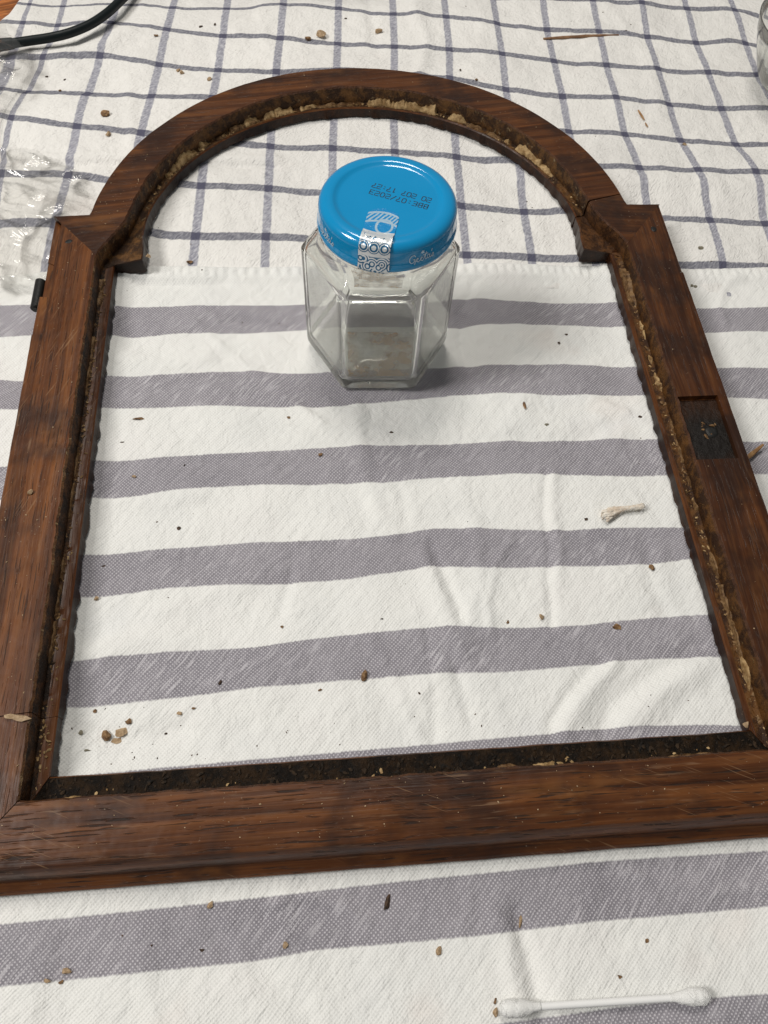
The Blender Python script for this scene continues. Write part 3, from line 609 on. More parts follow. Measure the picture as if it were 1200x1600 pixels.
def build_striped():
    nx, sub = 500, 16
    xs = np.linspace(-0.36, 0.36, nx)
    cx = np.linspace(*STRIPE_X)
    rows = [np.interp(xs, cx, r) for r in STRIPES[:-2]]
    for k in range(6):                                    # the cloth goes on towards the viewer
        rows.append(rows[-1] - (0.0203 if k % 2 == 0 else 0.0272))
    ker = np.array([1, 4, 6, 8, 6, 4, 1], float); ker /= ker.sum()
    rows = [np.convolve(np.pad(r, 3, mode='edge'), ker, mode='valid') for r in rows]
    B = np.array(rows)                                   # boundaries x columns
    vb = [-0.61]                                         # hem
    for k in range(1, len(rows)):
        vb.append((k - 1) // 2 + (0.0 if (k - 1) % 2 == 0 else 0.42))
    V = np.array(vb)
    Y, VV = [], []
    n = len(V)
    for i in range(n - 1):
        m = sub
        for j in range(m):
            t = j / m
            p0 = B[max(i - 1, 0)]; p1 = B[i]; p2 = B[i + 1]; p3 = B[min(i + 2, n - 1)]
            if i == 0: p0 = 2 * p1 - p2
            if i == n - 2: p3 = 2 * p2 - p1
            lin = p1 + (p2 - p1) * t
            cr = 0.5 * ((2 * p1) + (-p0 + p2) * t + (2 * p0 - 5 * p1 + 4 * p2 - p3) * t * t + (-p0 + 3 * p1 - 3 * p2 + p3) * t ** 3)
            Y.append(0.5 * lin + 0.5 * cr); VV.append(V[i] + (V[i + 1] - V[i]) * t)
    Y.append(B[-1]); VV.append(V[-1])
    Y = np.array(Y); X = np.broadcast_to(xs, Y.shape).copy(); VV = np.array(VV)
    Z = np.zeros(Y.shape)
    for i in range(Y.shape[0]):
        for j in range(nx):
            x, y = X[i, j], Y[i, j]
            big = noise.noise(Vector((x * 14, y * 14, 0.3)))
            med = noise.noise(Vector((x * 42 + y * 20, y * 42 - x * 20, 5.1)))
            sm = noise.noise(Vector((x * 120 + y * 90, y * 240 - x * 160, 9.7)))
            Z[i, j] = 0.0015 * big + 0.0011 * med + 0.00034 * sm
    for pts, hgt, wd in CREASES:
        d = seg_dist(X, Y, pts)
        Z += 1.4 * hgt * np.exp(-(d / wd) ** 2)
    rc = random.Random(77)
    for _ in range(60):                                   # many faint soft creases
        x, y = rc.uniform(-0.27, 0.27), rc.uniform(-0.06, 0.31)
        a = rc.choice((rc.gauss(1.45, 0.25), rc.gauss(0.75, 0.3), rc.gauss(2.5, 0.4), rc.uniform(0, 3.14)))
        L_ = rc.uniform(0.015, 0.05); k = rc.uniform(-0.3, 0.3)
        pts = [(x + math.cos(a + k * s) * L_ * s, y + math.sin(a + k * s) * L_ * s) for s in (-1, -0.4, 0.3, 1)]
        Z += rc.uniform(-0.0012, 0.0012) * np.exp(-(seg_dist(X, Y, pts) / rc.uniform(0.0016, 0.0045)) ** 2)
    Z = np.minimum(Z, 0.0026) - 0.0024
    # calmer where the frame and the jar press on it
    press = np.exp(-(np.maximum(0, np.abs(np.abs(X) - 0.152) - 0.016) / 0.006) ** 2)
    press = np.maximum(press, np.exp(-(np.maximum(0, np.abs(Y - 0.0415) - 0.019) / 0.006) ** 2) * (np.abs(X) < 0.17))
    press = np.maximum(press, np.exp(-(np.maximum(0, np.hypot(X - 0.001, Y - 0.2734) - 0.031) / 0.006) ** 2))
    Z = Z * (1 - press) + np.minimum(Z * 0.35, -0.0003) * press
    # the folded hem: a thick double band with stitch puckers
    dh = B[0][None, :] - Y
    band = 0.0125
    puck = 0.00075 * np.sin(X * 2 * np.pi / 0.0052 + 3 * np.sin(X * 60)) * np.exp(-((dh - 0.0055) / 0.0028) ** 2)
    prof = np.where(dh < band, 1.0, np.exp(-((dh - band) / 0.0007) ** 2))
    Z += prof * 0.0011 + puck - 0.0005 * np.exp(-((dh - band) / 0.0011) ** 2)
    Z -= 0.0030 * np.exp(-(dh / 0.0012) ** 2) 
    nr = Y.shape[0]
    verts = np.stack([X, Y, Z], -1).reshape(-1, 3)
    faces = []
    for i in range(nr - 1):
        for j in range(nx - 1):
            a = i * nx + j
            faces.append((a, a + nx, a + nx + 1, a + 1))
    o = mesh_obj('striped_cloth', verts, faces, M['striped'])
    uvl = o.data.uv_layers.new(name='pattern')
    vi = np.empty(len(o.data.loops), dtype=np.int32); o.data.loops.foreach_get('vertex_index', vi)
    uv = np.stack([X.reshape(-1)[vi], np.repeat(VV, nx)[vi]], -1)
    uvl.data.foreach_set('uv', uv.astype(np.float32).reshape(-1))
    return tag(o, 'white cotton cloth with wide grey purple stripes lying under the wooden frame', 'cloth')
striped = build_striped()

def build_checked():
    G = np.array(CHECK)                                   # rows x cols x 2
    rv = list(CHECK_ROWS); cu = list(range(-1, G.shape[1] - 1))
    # one more row beyond the top edge, one tucked under the striped cloth, one more column each side
    top = [G[0] * (1 + k) - G[1] * k for k in (1.2, 3.5)]
    bot = G[-1] + (G[-1] - G[-2]) * 0.62
    bot[:, 1] = np.minimum(bot[:, 1], np.interp(bot[:, 0], np.linspace(*STRIPE_X), STRIPES[0]) - 0.007)
    G = np.concatenate([[top[1]], [top[0]], G, [bot]], 0)
    rv = [-3.5, -1.2] + rv + [7.62]
    G = np.concatenate([G, G[:, -1:] * 2 - G[:, -2:-1]], 1); cu.append(cu[-1] + 1)
    for _ in range(3):
        G = np.concatenate([G, G[:, -1:] * 2 - G[:, -2:-1]], 1); cu.append(cu[-1] + 1)
    # left border: the table shows only at the far corner
    bx = np.interp(G[:, 0, 1], [0.40, 0.50, 0.55, 0.5731, 0.5918, 0.6415, 0.75], [-0.330, -0.300, -0.262, -0.2363, -0.2306, -0.2199, -0.20])
    bd = np.stack([bx, G[:, 0, 1] + 0.002], -1)[:, None, :]
    G = np.concatenate([bd, G], 1); cu = [cu[0] - 0.62] + cu
    def refine(A, t, n):
        out, tt = [], []
        k = len(A)
        for i in range(k - 1):
            m = max(2, int(round(n * min(1.0, (t[i + 1] - t[i])))))
            if t[i + 1] - t[i] < 0.2: m = 5
            for j in range(m):
                s = j / m
                h = t[i + 1] - t[i]
                m1 = (A[i + 1] - A[i - 1]) / (t[i + 1] - t[i - 1]) if i > 0 else (A[i + 1] - A[i]) / h
                m2 = (A[i + 2] - A[i]) / (t[i + 2] - t[i]) if i < k - 2 else (A[i + 1] - A[i]) / h
                s2, s3 = s * s, s ** 3
                out.append((2 * s3 - 3 * s2 + 1) * A[i] + (s3 - 2 * s2 + s) * h * m1 + (-2 * s3 + 3 * s2) * A[i + 1] + (s3 - s2) * h * m2)
                tt.append(t[i] + s * h)
        out.append(A[-1]); tt.append(t[-1])
        return np.array(out), np.array(tt)
    A, tv = refine(G, rv, 24)
    Bt, tu = refine(A.transpose(1, 0, 2), cu, 24)
    P = Bt.transpose(1, 0, 2)
    X, Y = P[..., 0], P[..., 1]
    nr, nc = X.shape
    Z = np.zeros(X.shape)
    for i in range(nr):
        for j in range(nc):
            x, y = X[i, j], Y[i, j]
            Z[i, j] = (0.0016 * noise.noise(Vector((x * 15, y * 15, 2.3))) + 0.0013 * noise.noise(Vector((x * 48, y * 34, 7.1)))
                       + 0.0006 * noise.noise(Vector((x * 130, y * 110, 1.1))))
    chk = [([(-0.30, 0.440), (-0.24, 0.4305), (-0.18, 0.4205), (-0.12, 0.4195), (-0.05, 0.4150)], -0.0014, 0.0016),
           ([(-0.30, 0.446), (-0.24, 0.4365), (-0.18, 0.4265), (-0.12, 0.4255), (-0.05, 0.4210)], 0.0018, 0.0045),
           ([(0.10, 0.4000), (0.17, 0.3960), (0.239, 0.3900), (0.30, 0.386)], 0.0022, 0.0085),
           ([(-0.144, 0.5058), (-0.1355, 0.4146)], 0.0010, 0.0040),
           ([(-0.2187, 0.5278), (-0.1887, 0.5296), (-0.165, 0.5400), (-0.15, 0.556)], 0.0026, 0.0070),
           ([(0.05, 0.60), (0.055, 0.54), (0.045, 0.50)], 0.0014, 0.0050),
           ([(0.018, 0.60), (0.020, 0.53)], -0.0010, 0.0040),
           ([(-0.06, 0.58), (-0.05, 0.52)], 0.0010, 0.0050),
           ([(0.19, 0.60), (0.21, 0.52), (0.20, 0.46)], 0.0012, 0.0060),
           ([(0.165, 0.372), (0.20, 0.362), (0.24, 0.364)], -0.0010, 0.0050)]
    for pts, hgt, wd in chk:
        Z += hgt * np.exp(-(seg_dist(X, Y, pts) / wd) ** 2)
    Z = np.minimum(Z, 0.0026) - 0.0022
    rad = np.hypot(X, Y - 0.334)
    press = np.exp(-(np.maximum(0, np.abs(rad - 0.138) - 0.014) / 0.006) ** 2) * (Y > 0.30)
    press = np.maximum(press, np.exp(-(np.maximum(0, np.abs(np.abs(X) - 0.152) - 0.016) / 0.006) ** 2) * (Y < 0.36))
    Z = Z * (1 - press) + np.minimum(Z * 0.4, -0.0004) * press
    # sink beneath the hem of the striped cloth, fall to the table at the left border
    hem = np.interp(X, np.linspace(*STRIPE_X), STRIPES[0])
    Z -= 0.0014 / (1 + np.exp((Y - hem - 0.002) / 0.0016))
    left = (tu[None, :] - cu[0]) * 0.036
    Z -= 0.0040 * np.exp(-(left / 0.004) ** 2)
    verts = np.stack([X, Y, np.maximum(Z, -0.0068)], -1).reshape(-1, 3)
    faces = []
    for i in range(nr - 1):
        for j in range(nc - 1):
            a = i * nc + j
            faces.append((a, a + nc, a + nc + 1, a + 1))
    o = mesh_obj('checked_cloth', verts, faces, M['checked'])
    uvl = o.data.uv_layers.new(name='pattern')
    vi = np.empty(len(o.data.loops), dtype=np.int32); o.data.loops.foreach_get('vertex_index', vi)
    U = np.broadcast_to(tu[None, :], X.shape).reshape(-1); V = np.broadcast_to(tv[:, None], X.shape).reshape(-1)
    uvl.data.foreach_set('uv', np.stack([U[vi], V[vi]], -1).astype(np.float32).reshape(-1))
    return tag(o, 'white cotton cloth with thin blue grey check lines beyond the striped cloth', 'cloth')
checked = build_checked()

# ---------------------------------------------------------------- the arched door frame
T, H, HEAR = 0.0168, 0.0063, 0.0098
YB, YR, YS, YL = 0.0224, 0.0518, 0.0615, 0.3538
XO, XR, XS_ = 0.168, 0.142, 0.1358
YC, RO, RR, RS = 0.3344, 0.1500, 0.1290, 0.1243

frame = tag(empty('door_frame', (0, 0.19, 0)), 'dark oak arched clock door frame lying face down with its glass removed', 'door frame')
FO = Vector((0, 0.19, 0))

def lerp2(a, b, t): return (a[0] + (b[0] - a[0]) * t, a[1] + (b[1] - a[1]) * t)

def loft(name, st, outer, mats, seed=0, wave=0.0008, top=None, ledge=6):
    """st: stations (O, R, S, hs, along); outer(along) -> list of (fraction inwards, z) from the ground to the upper face;
    top(along) -> list of (fraction, z) on the upper face. Returns one closed mesh."""
    verts, idx, rings = [], [], []
    rnd = random.Random(seed)
    n_prof = None
    for (O, Rp, S, hs, al) in st:
        w = math.hypot(Rp[0] - O[0], Rp[1] - O[1])
        prof = []
        jo = 0.00022 * fbm(al * 60, seed * 3.1, 0.5)
        jr = 0.00045 * fbm(al * 130, seed * 7.7, 1.5) + 0.0003 * fbm(al * 420, seed * 2.7, 4.5)
        jt = 0.00020 * fbm(al * 25, seed * 1.3, 8.5)
        for f, z in outer(al):
            p = lerp2(O, Rp, f + jo / w); prof.append((p[0], p[1], max(0.0, z + (jt if z > 0.012 else 0))))
        for f, z in (top(al) if top else []):
            p = lerp2(O, Rp, f); prof.append((p[0], p[1], z + jt))
        n_wood = len(prof)
        p = lerp2(O, Rp, 1 - (0.0008 + jr) / w); prof.append((p[0], p[1], T + jt))
        p = lerp2(O, Rp, 1 + (0.0001 - jr) / w); prof.append((p[0], p[1], T - 0.0008 + jt))
        p = lerp2(O, Rp, 1 + (0.0004 - jr * 0.5) / w); prof.append((p[0], p[1], 0.5 * (T + H)))
        p = lerp2(O, Rp, 1 + 0.0003 / w); prof.append((p[0], p[1], H + 0.0005))
        d = math.hypot(S[0] - Rp[0], S[1] - Rp[1]) or 1e-6
        jl = 0.00035 * fbm(al * 210, seed * 5.1, 2.2)
        p = lerp2(Rp, S, 0.3); prof.append((p[0], p[1], H + (hs - H) * 0.3 + jl))
        p = lerp2(Rp, S, 0.65); prof.append((p[0], p[1], H + (hs - H) * 0.65 - jl * 0.5))
        p = lerp2(Rp, S, 1 - 0.0006 / d); prof.append((p[0], p[1], hs + 0.3 * jl))
        p = S; prof.append((p[0], p[1], hs - 0.0007))
        # scalloped lower edge of the moulding on the hidden front
        sc = abs(math.sin(al * math.pi / 0.0140 + 2.6 * fbm(al * 42, seed, 0))) ** 0.8 * wave * max(0.1, 1 + 1.3 * fbm(al * 55, seed, 3.3)) + 0.0003 * fbm(al * 300, seed, 6.0)
        ix, iy = S[0] - Rp[0], S[1] - Rp[1]
        p = (S[0] + ix / d * sc * 0.3, S[1] + iy / d * sc * 0.3); prof.append((p[0], p[1], hs * 0.55))
        p = (S[0] + ix / d * sc, S[1] + iy / d * sc); prof.append((p[0], p[1], 0.0007))
        p = (S[0] + ix / d * (sc - 0.0006), S[1] + iy / d * (sc - 0.0006)); prof.append((p[0], p[1], 0.0))
        rings.append(len(verts)); n_prof = len(prof)
        verts += [(a, b - FO.y, c) for a, b, c in prof]
    faces, mi = [], []
    for i in range(len(rings) - 1):
        for k in range(n_prof):
            k2 = (k + 1) % n_prof
            faces.append((rings[i] + k, rings[i + 1] + k, rings[i + 1] + k2, rings[i] + k2))
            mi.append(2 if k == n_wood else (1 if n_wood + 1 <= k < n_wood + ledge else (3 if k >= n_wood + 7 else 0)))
    faces.append(tuple(rings[0] + k for k in range(n_prof))); mi.append(0)
    faces.append(tuple(rings[-1] + k for k in reversed(range(n_prof)))); mi.append(0)
    o = mesh_obj(name, verts, faces, mats, frame, True, 28, mi)
    bm = bmesh.new(); bm.from_mesh(o.data); bmesh.ops.recalc_face_normals(bm, faces=bm.faces); bm.to_mesh(o.data); bm.free()
    o.data.set_sharp_from_angle(angle=R(28))
    return o

def stile_outer(al):
    return [(0.0, 0.0), (0.0, T - 0.0009), (0.03, T - 0.0001)]

# bottom rail with a stepped outer moulding; mitred ends
def rail_outer(al):
    w = YR - YB
    z = [(0.0, 0.0), (0.0, 0.0030), (0.0009, 0.0042), (0.0032, 0.0050), (0.0040, 0.0058), (0.0043, 0.0085), (0.0052, 0.0128), (0.0063, T - 0.0012), (0.0071, T - 0.0002), (0.0078, T)]
    return [(a / w, b) for a, b in z]
st = []
N = 330
for i in range(N + 1):
    t = -1 + 2 * i / N
    st.append(((t * (XO - 0.0002), YB), (t * (XR - 0.00015), YR), (t * (XS_ - 0.0001), YS + 0.0003 * fbm(t * 9, 1, 1)), H, 0.3 + t * 0.15))
rail = loft('bottom_rail', st, rail_outer, [M['wood_rail'], M['grime_rail'], M['worn_edge_dark'], M['shaded_wall']], 1, 0.0003)

def stile_stations(sg, y_from, y_to, n):
    out = []
    for i in range(n + 1):
        t = i / n
        u = y_from + (y_to - y_from) * t          # 0 at the mitre, 1 at the shoulder
        g = 0.00015 if u == 0 else 0.0
        yr = YR + 0.0004 + (0.3224 - YR) * u
        e0, e1 = max(0.0, 1 - u / 0.125), max(0.0, 1 - (1 - u) / 0.125)
        O = (sg * XO, yr - (YR - YB) * e0 + (YL - 0.3228) * e1)
        Rp = (sg * XR, yr)
        S = (sg * XS_, yr + (YS - YR) * e0 + 0.0037 * e1)
        out.append((O, Rp, S, H, 0.05 + u * 0.31))
    return out

# left stile: hinge rebate at the outer top edge, in two lengths (a joint near the bottom)
LU = (0.805, 0.888, 0.940)
def left_outer(al):
    u = (al - 0.05) / 0.31
    nd, fr = 0.0002, 0.20
    if u > LU[2]: nd, fr = 0.0036, 0.20
    elif u > LU[1]: nd, fr = 0.0043, 0.20
    elif u > LU[0]: nd, fr = 0.0009, 0.20
    return [(0.0, 0.0), (0.0, T - 0.0008 - nd), (0.02, T - 0.0001 - nd), (fr, T - 0.0001 - nd), (fr + 0.004, T)]
def with_steps(st, us):
    """double the stations at the given along-values so steps stay crisp"""
    out = []
    for a, b in zip(st[:-1], st[1:]):
        out.append(a)
        for u in us:
            v = 0.05 + u * 0.31
            if a[4] < v < b[4]:
                for e in (-0.00003, 0.00003):
                    t = (v + e - a[4]) / (b[4] - a[4])
                    out.append((lerp2(a[0], b[0], t), lerp2(a[1], b[1], t), lerp2(a[2], b[2], t), a[3], v + e))
    out.append(st[-1]); return out
UJ = 0.1165
stL = with_steps(stile_stations(-1, UJ, 1.0, 260), LU)
stile_l = loft('stile', stL, left_outer, [M['wood_stile'], M['grime_left'], M['worn_edge'], M['shaded_wall']], 2, ledge=4)
foot_l = loft('stile_foot', stile_stations(-1, 0.0, UJ - 0.0009, 50), left_outer, [M['wood_stile'], M['grime_left'], M['worn_edge'], M['shaded_wall']], 3, ledge=4)

# right stile: lock pocket cut in the upper face
PU = (0.4805, 0.6135)
def right_top(al):
    u = (al - 0.05) / 0.31
    pd = 0.0
    y_u = YB + (YL - YB) * u
    if PU[0] < u < PU[1]: pd = 0.0030
    return [(0.20, T), (0.2001, T - pd), (0.60, T - pd * 1.02), (0.955, T - pd), (0.9551, T - pd * 0.0 - (0.0006 if pd else 0))]
def right_outer(al):
    u = (al - 0.05) / 0.31
    nd = 0.0012 if u > 0.90 else 0.0002
    return [(0.0, 0.0), (0.0, T - 0.0008 - nd), (0.02, T - 0.0001 - nd), (0.085, T - 0.0001 - nd), (0.089, T)]
stR = with_steps(stile_stations(1, 0.0, 1.0, 300), (PU[0], PU[1], 0.90))
stile_r = loft('stile', stR, right_outer, [M['wood_stile_b'], M['grime_right'], M['worn_edge_dark'], M['shaded_wall']], 4, top=right_top, ledge=5)

# shoulders and arch
def arc(r, deg): return (r * math.cos(R(deg)), YC + r * math.sin(R(deg)))
def path_interp(pts, n):
    """resample a polyline of (O,R,S,hs) knots into n stations each"""
    out = []
    for (a, b) in zip(pts[:-1], pts[1:]):
        for i in range(n):
            t = i / n
            out.append(tuple(lerp2(a[k], b[k], t) for k in range(3)) + (a[3] + (b[3] - a[3]) * t,))
    out.append(pts[-1]); return out
def sight(deg):
    """sight edge of the arch, slightly straight near the ears"""
    k = max(0.0, 1 - min(deg, 180 - deg) / 25.0)
    return RS - 0.0035 * k * k
def shoulder_knots(end_deg):
    return [((XO, YL), (XR, 0.3228), (XS_, 0.3266), H),
            ((0.1630, YL), (0.1405, 0.3275), (0.1280, 0.3266), 0.5 * (H + HEAR)),
            ((0.1570, YL), (0.1385, 0.3315), (0.1205, 0.3268), HEAR),
            ((0.1530, YL), (0.1355, 0.3370), (0.1203, 0.3310), HEAR),
            ((0.1491, YL), (0.1318, 0.3430), (0.1204, 0.3370), HEAR),
            (arc(RO, 8.6), arc(RR + 0.0012, 6.5), arc(sight(5.0), 5.0), HEAR - 0.0008),
            (arc(RO, end_deg), arc(RR + 0.0004, end_deg - 0.8), arc(sight(end_deg - 1.6), end_deg - 1.6), HEAR - 0.0016)]
ED = 10.6
kn = path_interp(shoulder_knots(ED), 9)
stS = [(o, r, s, h, 0.1 + 0.0012 * i) for i, (o, r, s, h) in enumerate(kn)]
shoulder = loft('shoulder_block', stS, stile_outer, [M['wood_shoulder'], M['grime_shoulder'], M['worn_edge_dark'], M['shaded_wall']], 5)
arch_st = []
NA = 330
for i in range(NA + 1):
    d = ED + 0.18 + (169.5 - ED) * i / NA
    hh = H + (HEAR - 0.0016 - H) * max(0, 1 - min(d - ED, 169.7 - d) / 14.0)
    arch_st.append((arc(RO - 0.0008 * math.sin(R(d)) ** 6, d), arc(RR, d - 0.6 * max(0, 1 - (d - ED) / 8)), arc(sight(d), d - 1.4 * max(0, 1 - (d - ED) / 8)), hh, 0.1 + RO * R(d)))
kn = path_interp(list(reversed(shoulder_knots(ED))), 9)
k0 = arch_st[-1][4]
for i, (o, r, s, h) in enumerate(kn[1:]):
    arch_st.append(((-o[0], o[1]), (-r[0], r[1]), (-s[0], s[1]), h, k0 + 0.0012 * (i + 1)))
arch = loft('arch', arch_st, stile_outer, [M['wood_arch'], M['grime_arch'], M['worn_edge_dark'], M['shaded_wall']], 6)
# crude peg holes and the lock hole
def disc_part(name, x, y, z, rx, ry, depth, mat, parent, seed, rot=0.0):
    vs, fs = [], []
    n = 20
    for ring, (k, dz) in enumerate(((1.0, -0.0003), (0.86, 0.0000), (0.55, 0.0001), (0.25, 0.0001))):
        for i in range(n):
            a = 2 * math.pi * i / n
            j = 1 + 0.16 * fbm(math.cos(a) * 2, math.sin(a) * 2, seed)
            px, py = rx * k * j * math.cos(a), ry * k * j * math.sin(a)
            vs.append((x + px * math.cos(rot) - py * math.sin(rot), y - FO.y + px * math.sin(rot) + py * math.cos(rot), z + dz))
    for q in range(3):
        for i in range(n):
            fs.append((q * n + i, q * n + (i + 1) % n, (q + 1) * n + (i + 1) % n, (q + 1) * n + i))
    fs.append(tuple(3 * n + i for i in range(n)))
    return mesh_obj(name, vs, fs, mat, parent)
disc_part('peg_hole', -0.1573, 0.3335, T + 0.0002, 0.0021, 0.0015, 0.0012, M['iron'], stile_l, 3.0, 0.3)
disc_part('peg_hole', 0.1592, 0.3330, T + 0.0002, 0.0016, 0.0022, 0.0012, M['iron'], stile_r, 4.0)

def rock(rx, ry, rz, seed, sub=2, rough=0.35):
    bm = bmesh.new(); bmesh.ops.create_icosphere(bm, subdivisions=sub, radius=1.0)
    s = random.Random(seed)
    # a few cutting planes give broken, angular faces
    planes = []
    for _ in range(7):
        v = Vector((s.gauss(0, 1), s.gauss(0, 1), s.gauss(0, 1))).normalized(); planes.append((v, s.uniform(0.30, 0.75)))
    vs = []
    for v in bm.verts:
        c = v.co.copy()
        for nrm, d in planes:
            k = c.dot(nrm)
            if k > d: c -= nrm * (k - d)
        c *= 1 + rough * 0.5 * noise.noise(c * 2.3 + Vector((seed * 1.7, 0, 0)))
        vs.append((c.x * rx, c.y * ry, c.z * rz))
    fs = [tuple(x.index for x in f.verts) for f in bm.faces]
    bm.free()
    return vs, fs

def scatter(name, parent, mat, items, origin=FO, flatten=True):
    """many small lumps joined into one mesh that cannot be counted"""
    V, F_ = [], []
    for k, (x, y, z, r, e) in enumerate(items):
        vs, fs = rock(r * e, r, r * 0.6, k * 1.37 + len(items), 1, 0.5)
        a = (k * 2.399) % 6.283
        b = len(V)
        V += [(x - origin.x + p[0] * math.cos(a) - p[1] * math.sin(a), y - origin.y + p[0] * math.sin(a) + p[1] * math.cos(a), z + p[2] + r * 0.35) for p in vs]
        F_ += [tuple(i + b for i in f) for f in fs]
    o = mesh_obj(name, V, F_, mat, parent, False)
    return tag(o, kind='stuff')

# blackened floor of the lock pocket with the broken keyhole plug
fx0, fx1 = XO - 0.9545 * (XO - XR), XO - 0.2005 * (XO - XR)
def pocket_floor():
    vs, fs = [], []
    n = 16
    y0, y1 = 0.1827, 0.2177
    for i in range(n + 1):
        for j in range(n + 1):
            x = fx0 + (fx1 - fx0) * j / n; y = y0 + (y1 - y0) * i / n
            vs.append((x, y - FO.y, T - 0.0027 + 0.0003 * fbm(x * 300, y * 300, 1.0)))
    for i in range(n):
        for j in range(n):
            a = i * (n + 1) + j; fs.append((a, a + 1, a + n + 2, a + n + 1))
    return mesh_obj('pocket_floor', vs, fs, M['pocket'], stile_r)
pocket_floor()
disc_part('keyhole', 0.1558, 0.1990, T - 0.0024, 0.0030, 0.0032, 0.0016, M['iron'], stile_r, 9.0)
scatter('pocket_crust', stile_r, M['putty_dark'], [(0.1528 + 0.0012 * math.cos(a_), 0.1995 + 0.0042 * math.sin(a_), T - 0.0028, 0.0006 + 0.0004 * math.sin(a_ * 5), 1.5) for a_ in (1.2, 1.6, 2.0, 2.5, 3.0, 3.5, 4.0, 4.5, 4.9)])
scatter('pocket_rust', stile_r, M['putty_dark'], [(0.1566, 0.2022, T - 0.0027, 0.0012, 1.6), (0.1550, 0.1975, T - 0.0027, 0.0006, 1.2), (0.1585, 0.2030, T - 0.0027, 0.0007, 1.5)])

def rail_pt(t, k):     # t -1..1 along, k 0 rebate wall .. 1 sight edge
    return (t * (XR + (XS_ - XR) * k), YR + (YS - YR) * k, H)
def stile_pt(sg, u, k):
    return (sg * (XR + (XS_ - XR) * k), YR + (0.3224 - YR) * u, H)
def arch_pt(d, k):
    r = RR + (sight(d) - RR) * k
    return (*arc(r, d), H)
rn = random.Random(11)
def rnd_items(fn, n, r0, r1, kmin=0.0, kmax=1.0, weight=None):
    out = []
    while len(out) < n:
        a = rn.random()
        if weight and rn.random() > weight(a): continue
        x, y, z = fn(a, kmin + (kmax - kmin) * rn.random() ** 1.3)
        out.append((x, y, z, r0 + (r1 - r0) * rn.random() ** 3, 1 + 1.3 * rn.random()))
    return out
scatter('putty_crumbs', rail, M['putty'], rnd_items(lambda a, k: rail_pt(-0.99 + 1.98 * a, k), 60, 0.00020, 0.0009, -0.05, 0.40, lambda a: max(0.05, 0.35 + 1.3 * noise.noise(Vector((a * 17, 2.0, 0.0))))))
scatter('rebate_dirt', rail, M['grit_black'], rnd_items(lambda a, k: rail_pt(-0.99 + 1.98 * a, k), 800, 0.0003, 0.0010, -0.03, 0.85))
scatter('putty_crumbs', stile_l, M['putty'], rnd_items(lambda a, k: stile_pt(-1, 0.17 + 0.82 * a, k), 90, 0.00022, 0.0008, 0.0, 0.7))
scatter('rebate_dirt', stile_l, M['putty_dark'], rnd_items(lambda a, k: stile_pt(-1, 0.17 + 0.82 * a, k), 300, 0.0003, 0.0009, -0.05, 0.36))
scatter('putty_crumbs', foot_l, M['putty'], rnd_items(lambda a, k: stile_pt(-1, 0.01 + 0.14 * a, k), 45, 0.0003, 0.0010, 0.0, 0.8))
scatter('putty_crumbs', stile_r, M['putty'], rnd_items(lambda a, k: stile_pt(1, 0.01 + 0.98 * a, k), 150, 0.0003, 0.0009, -0.05, 0.5))
scatter('rebate_dirt', stile_r, M['putty_dark'], rnd_items(lambda a, k: stile_pt(1, 0.01 + 0.98 * a, k), 300, 0.0003, 0.0010, -0.05, 0.4))
scatter('putty_crumbs', arch, M['putty'], rnd_items(lambda a, k: arch_pt(14 + 155 * a, k), 210, 0.0003, 0.0011, -0.1, 0.7))
scatter('rebate_dirt', arch, M['putty_dark'], rnd_items(lambda a, k: arch_pt(14 + 160 * a, k), 330, 0.0003, 0.0010, -0.1, 0.8))

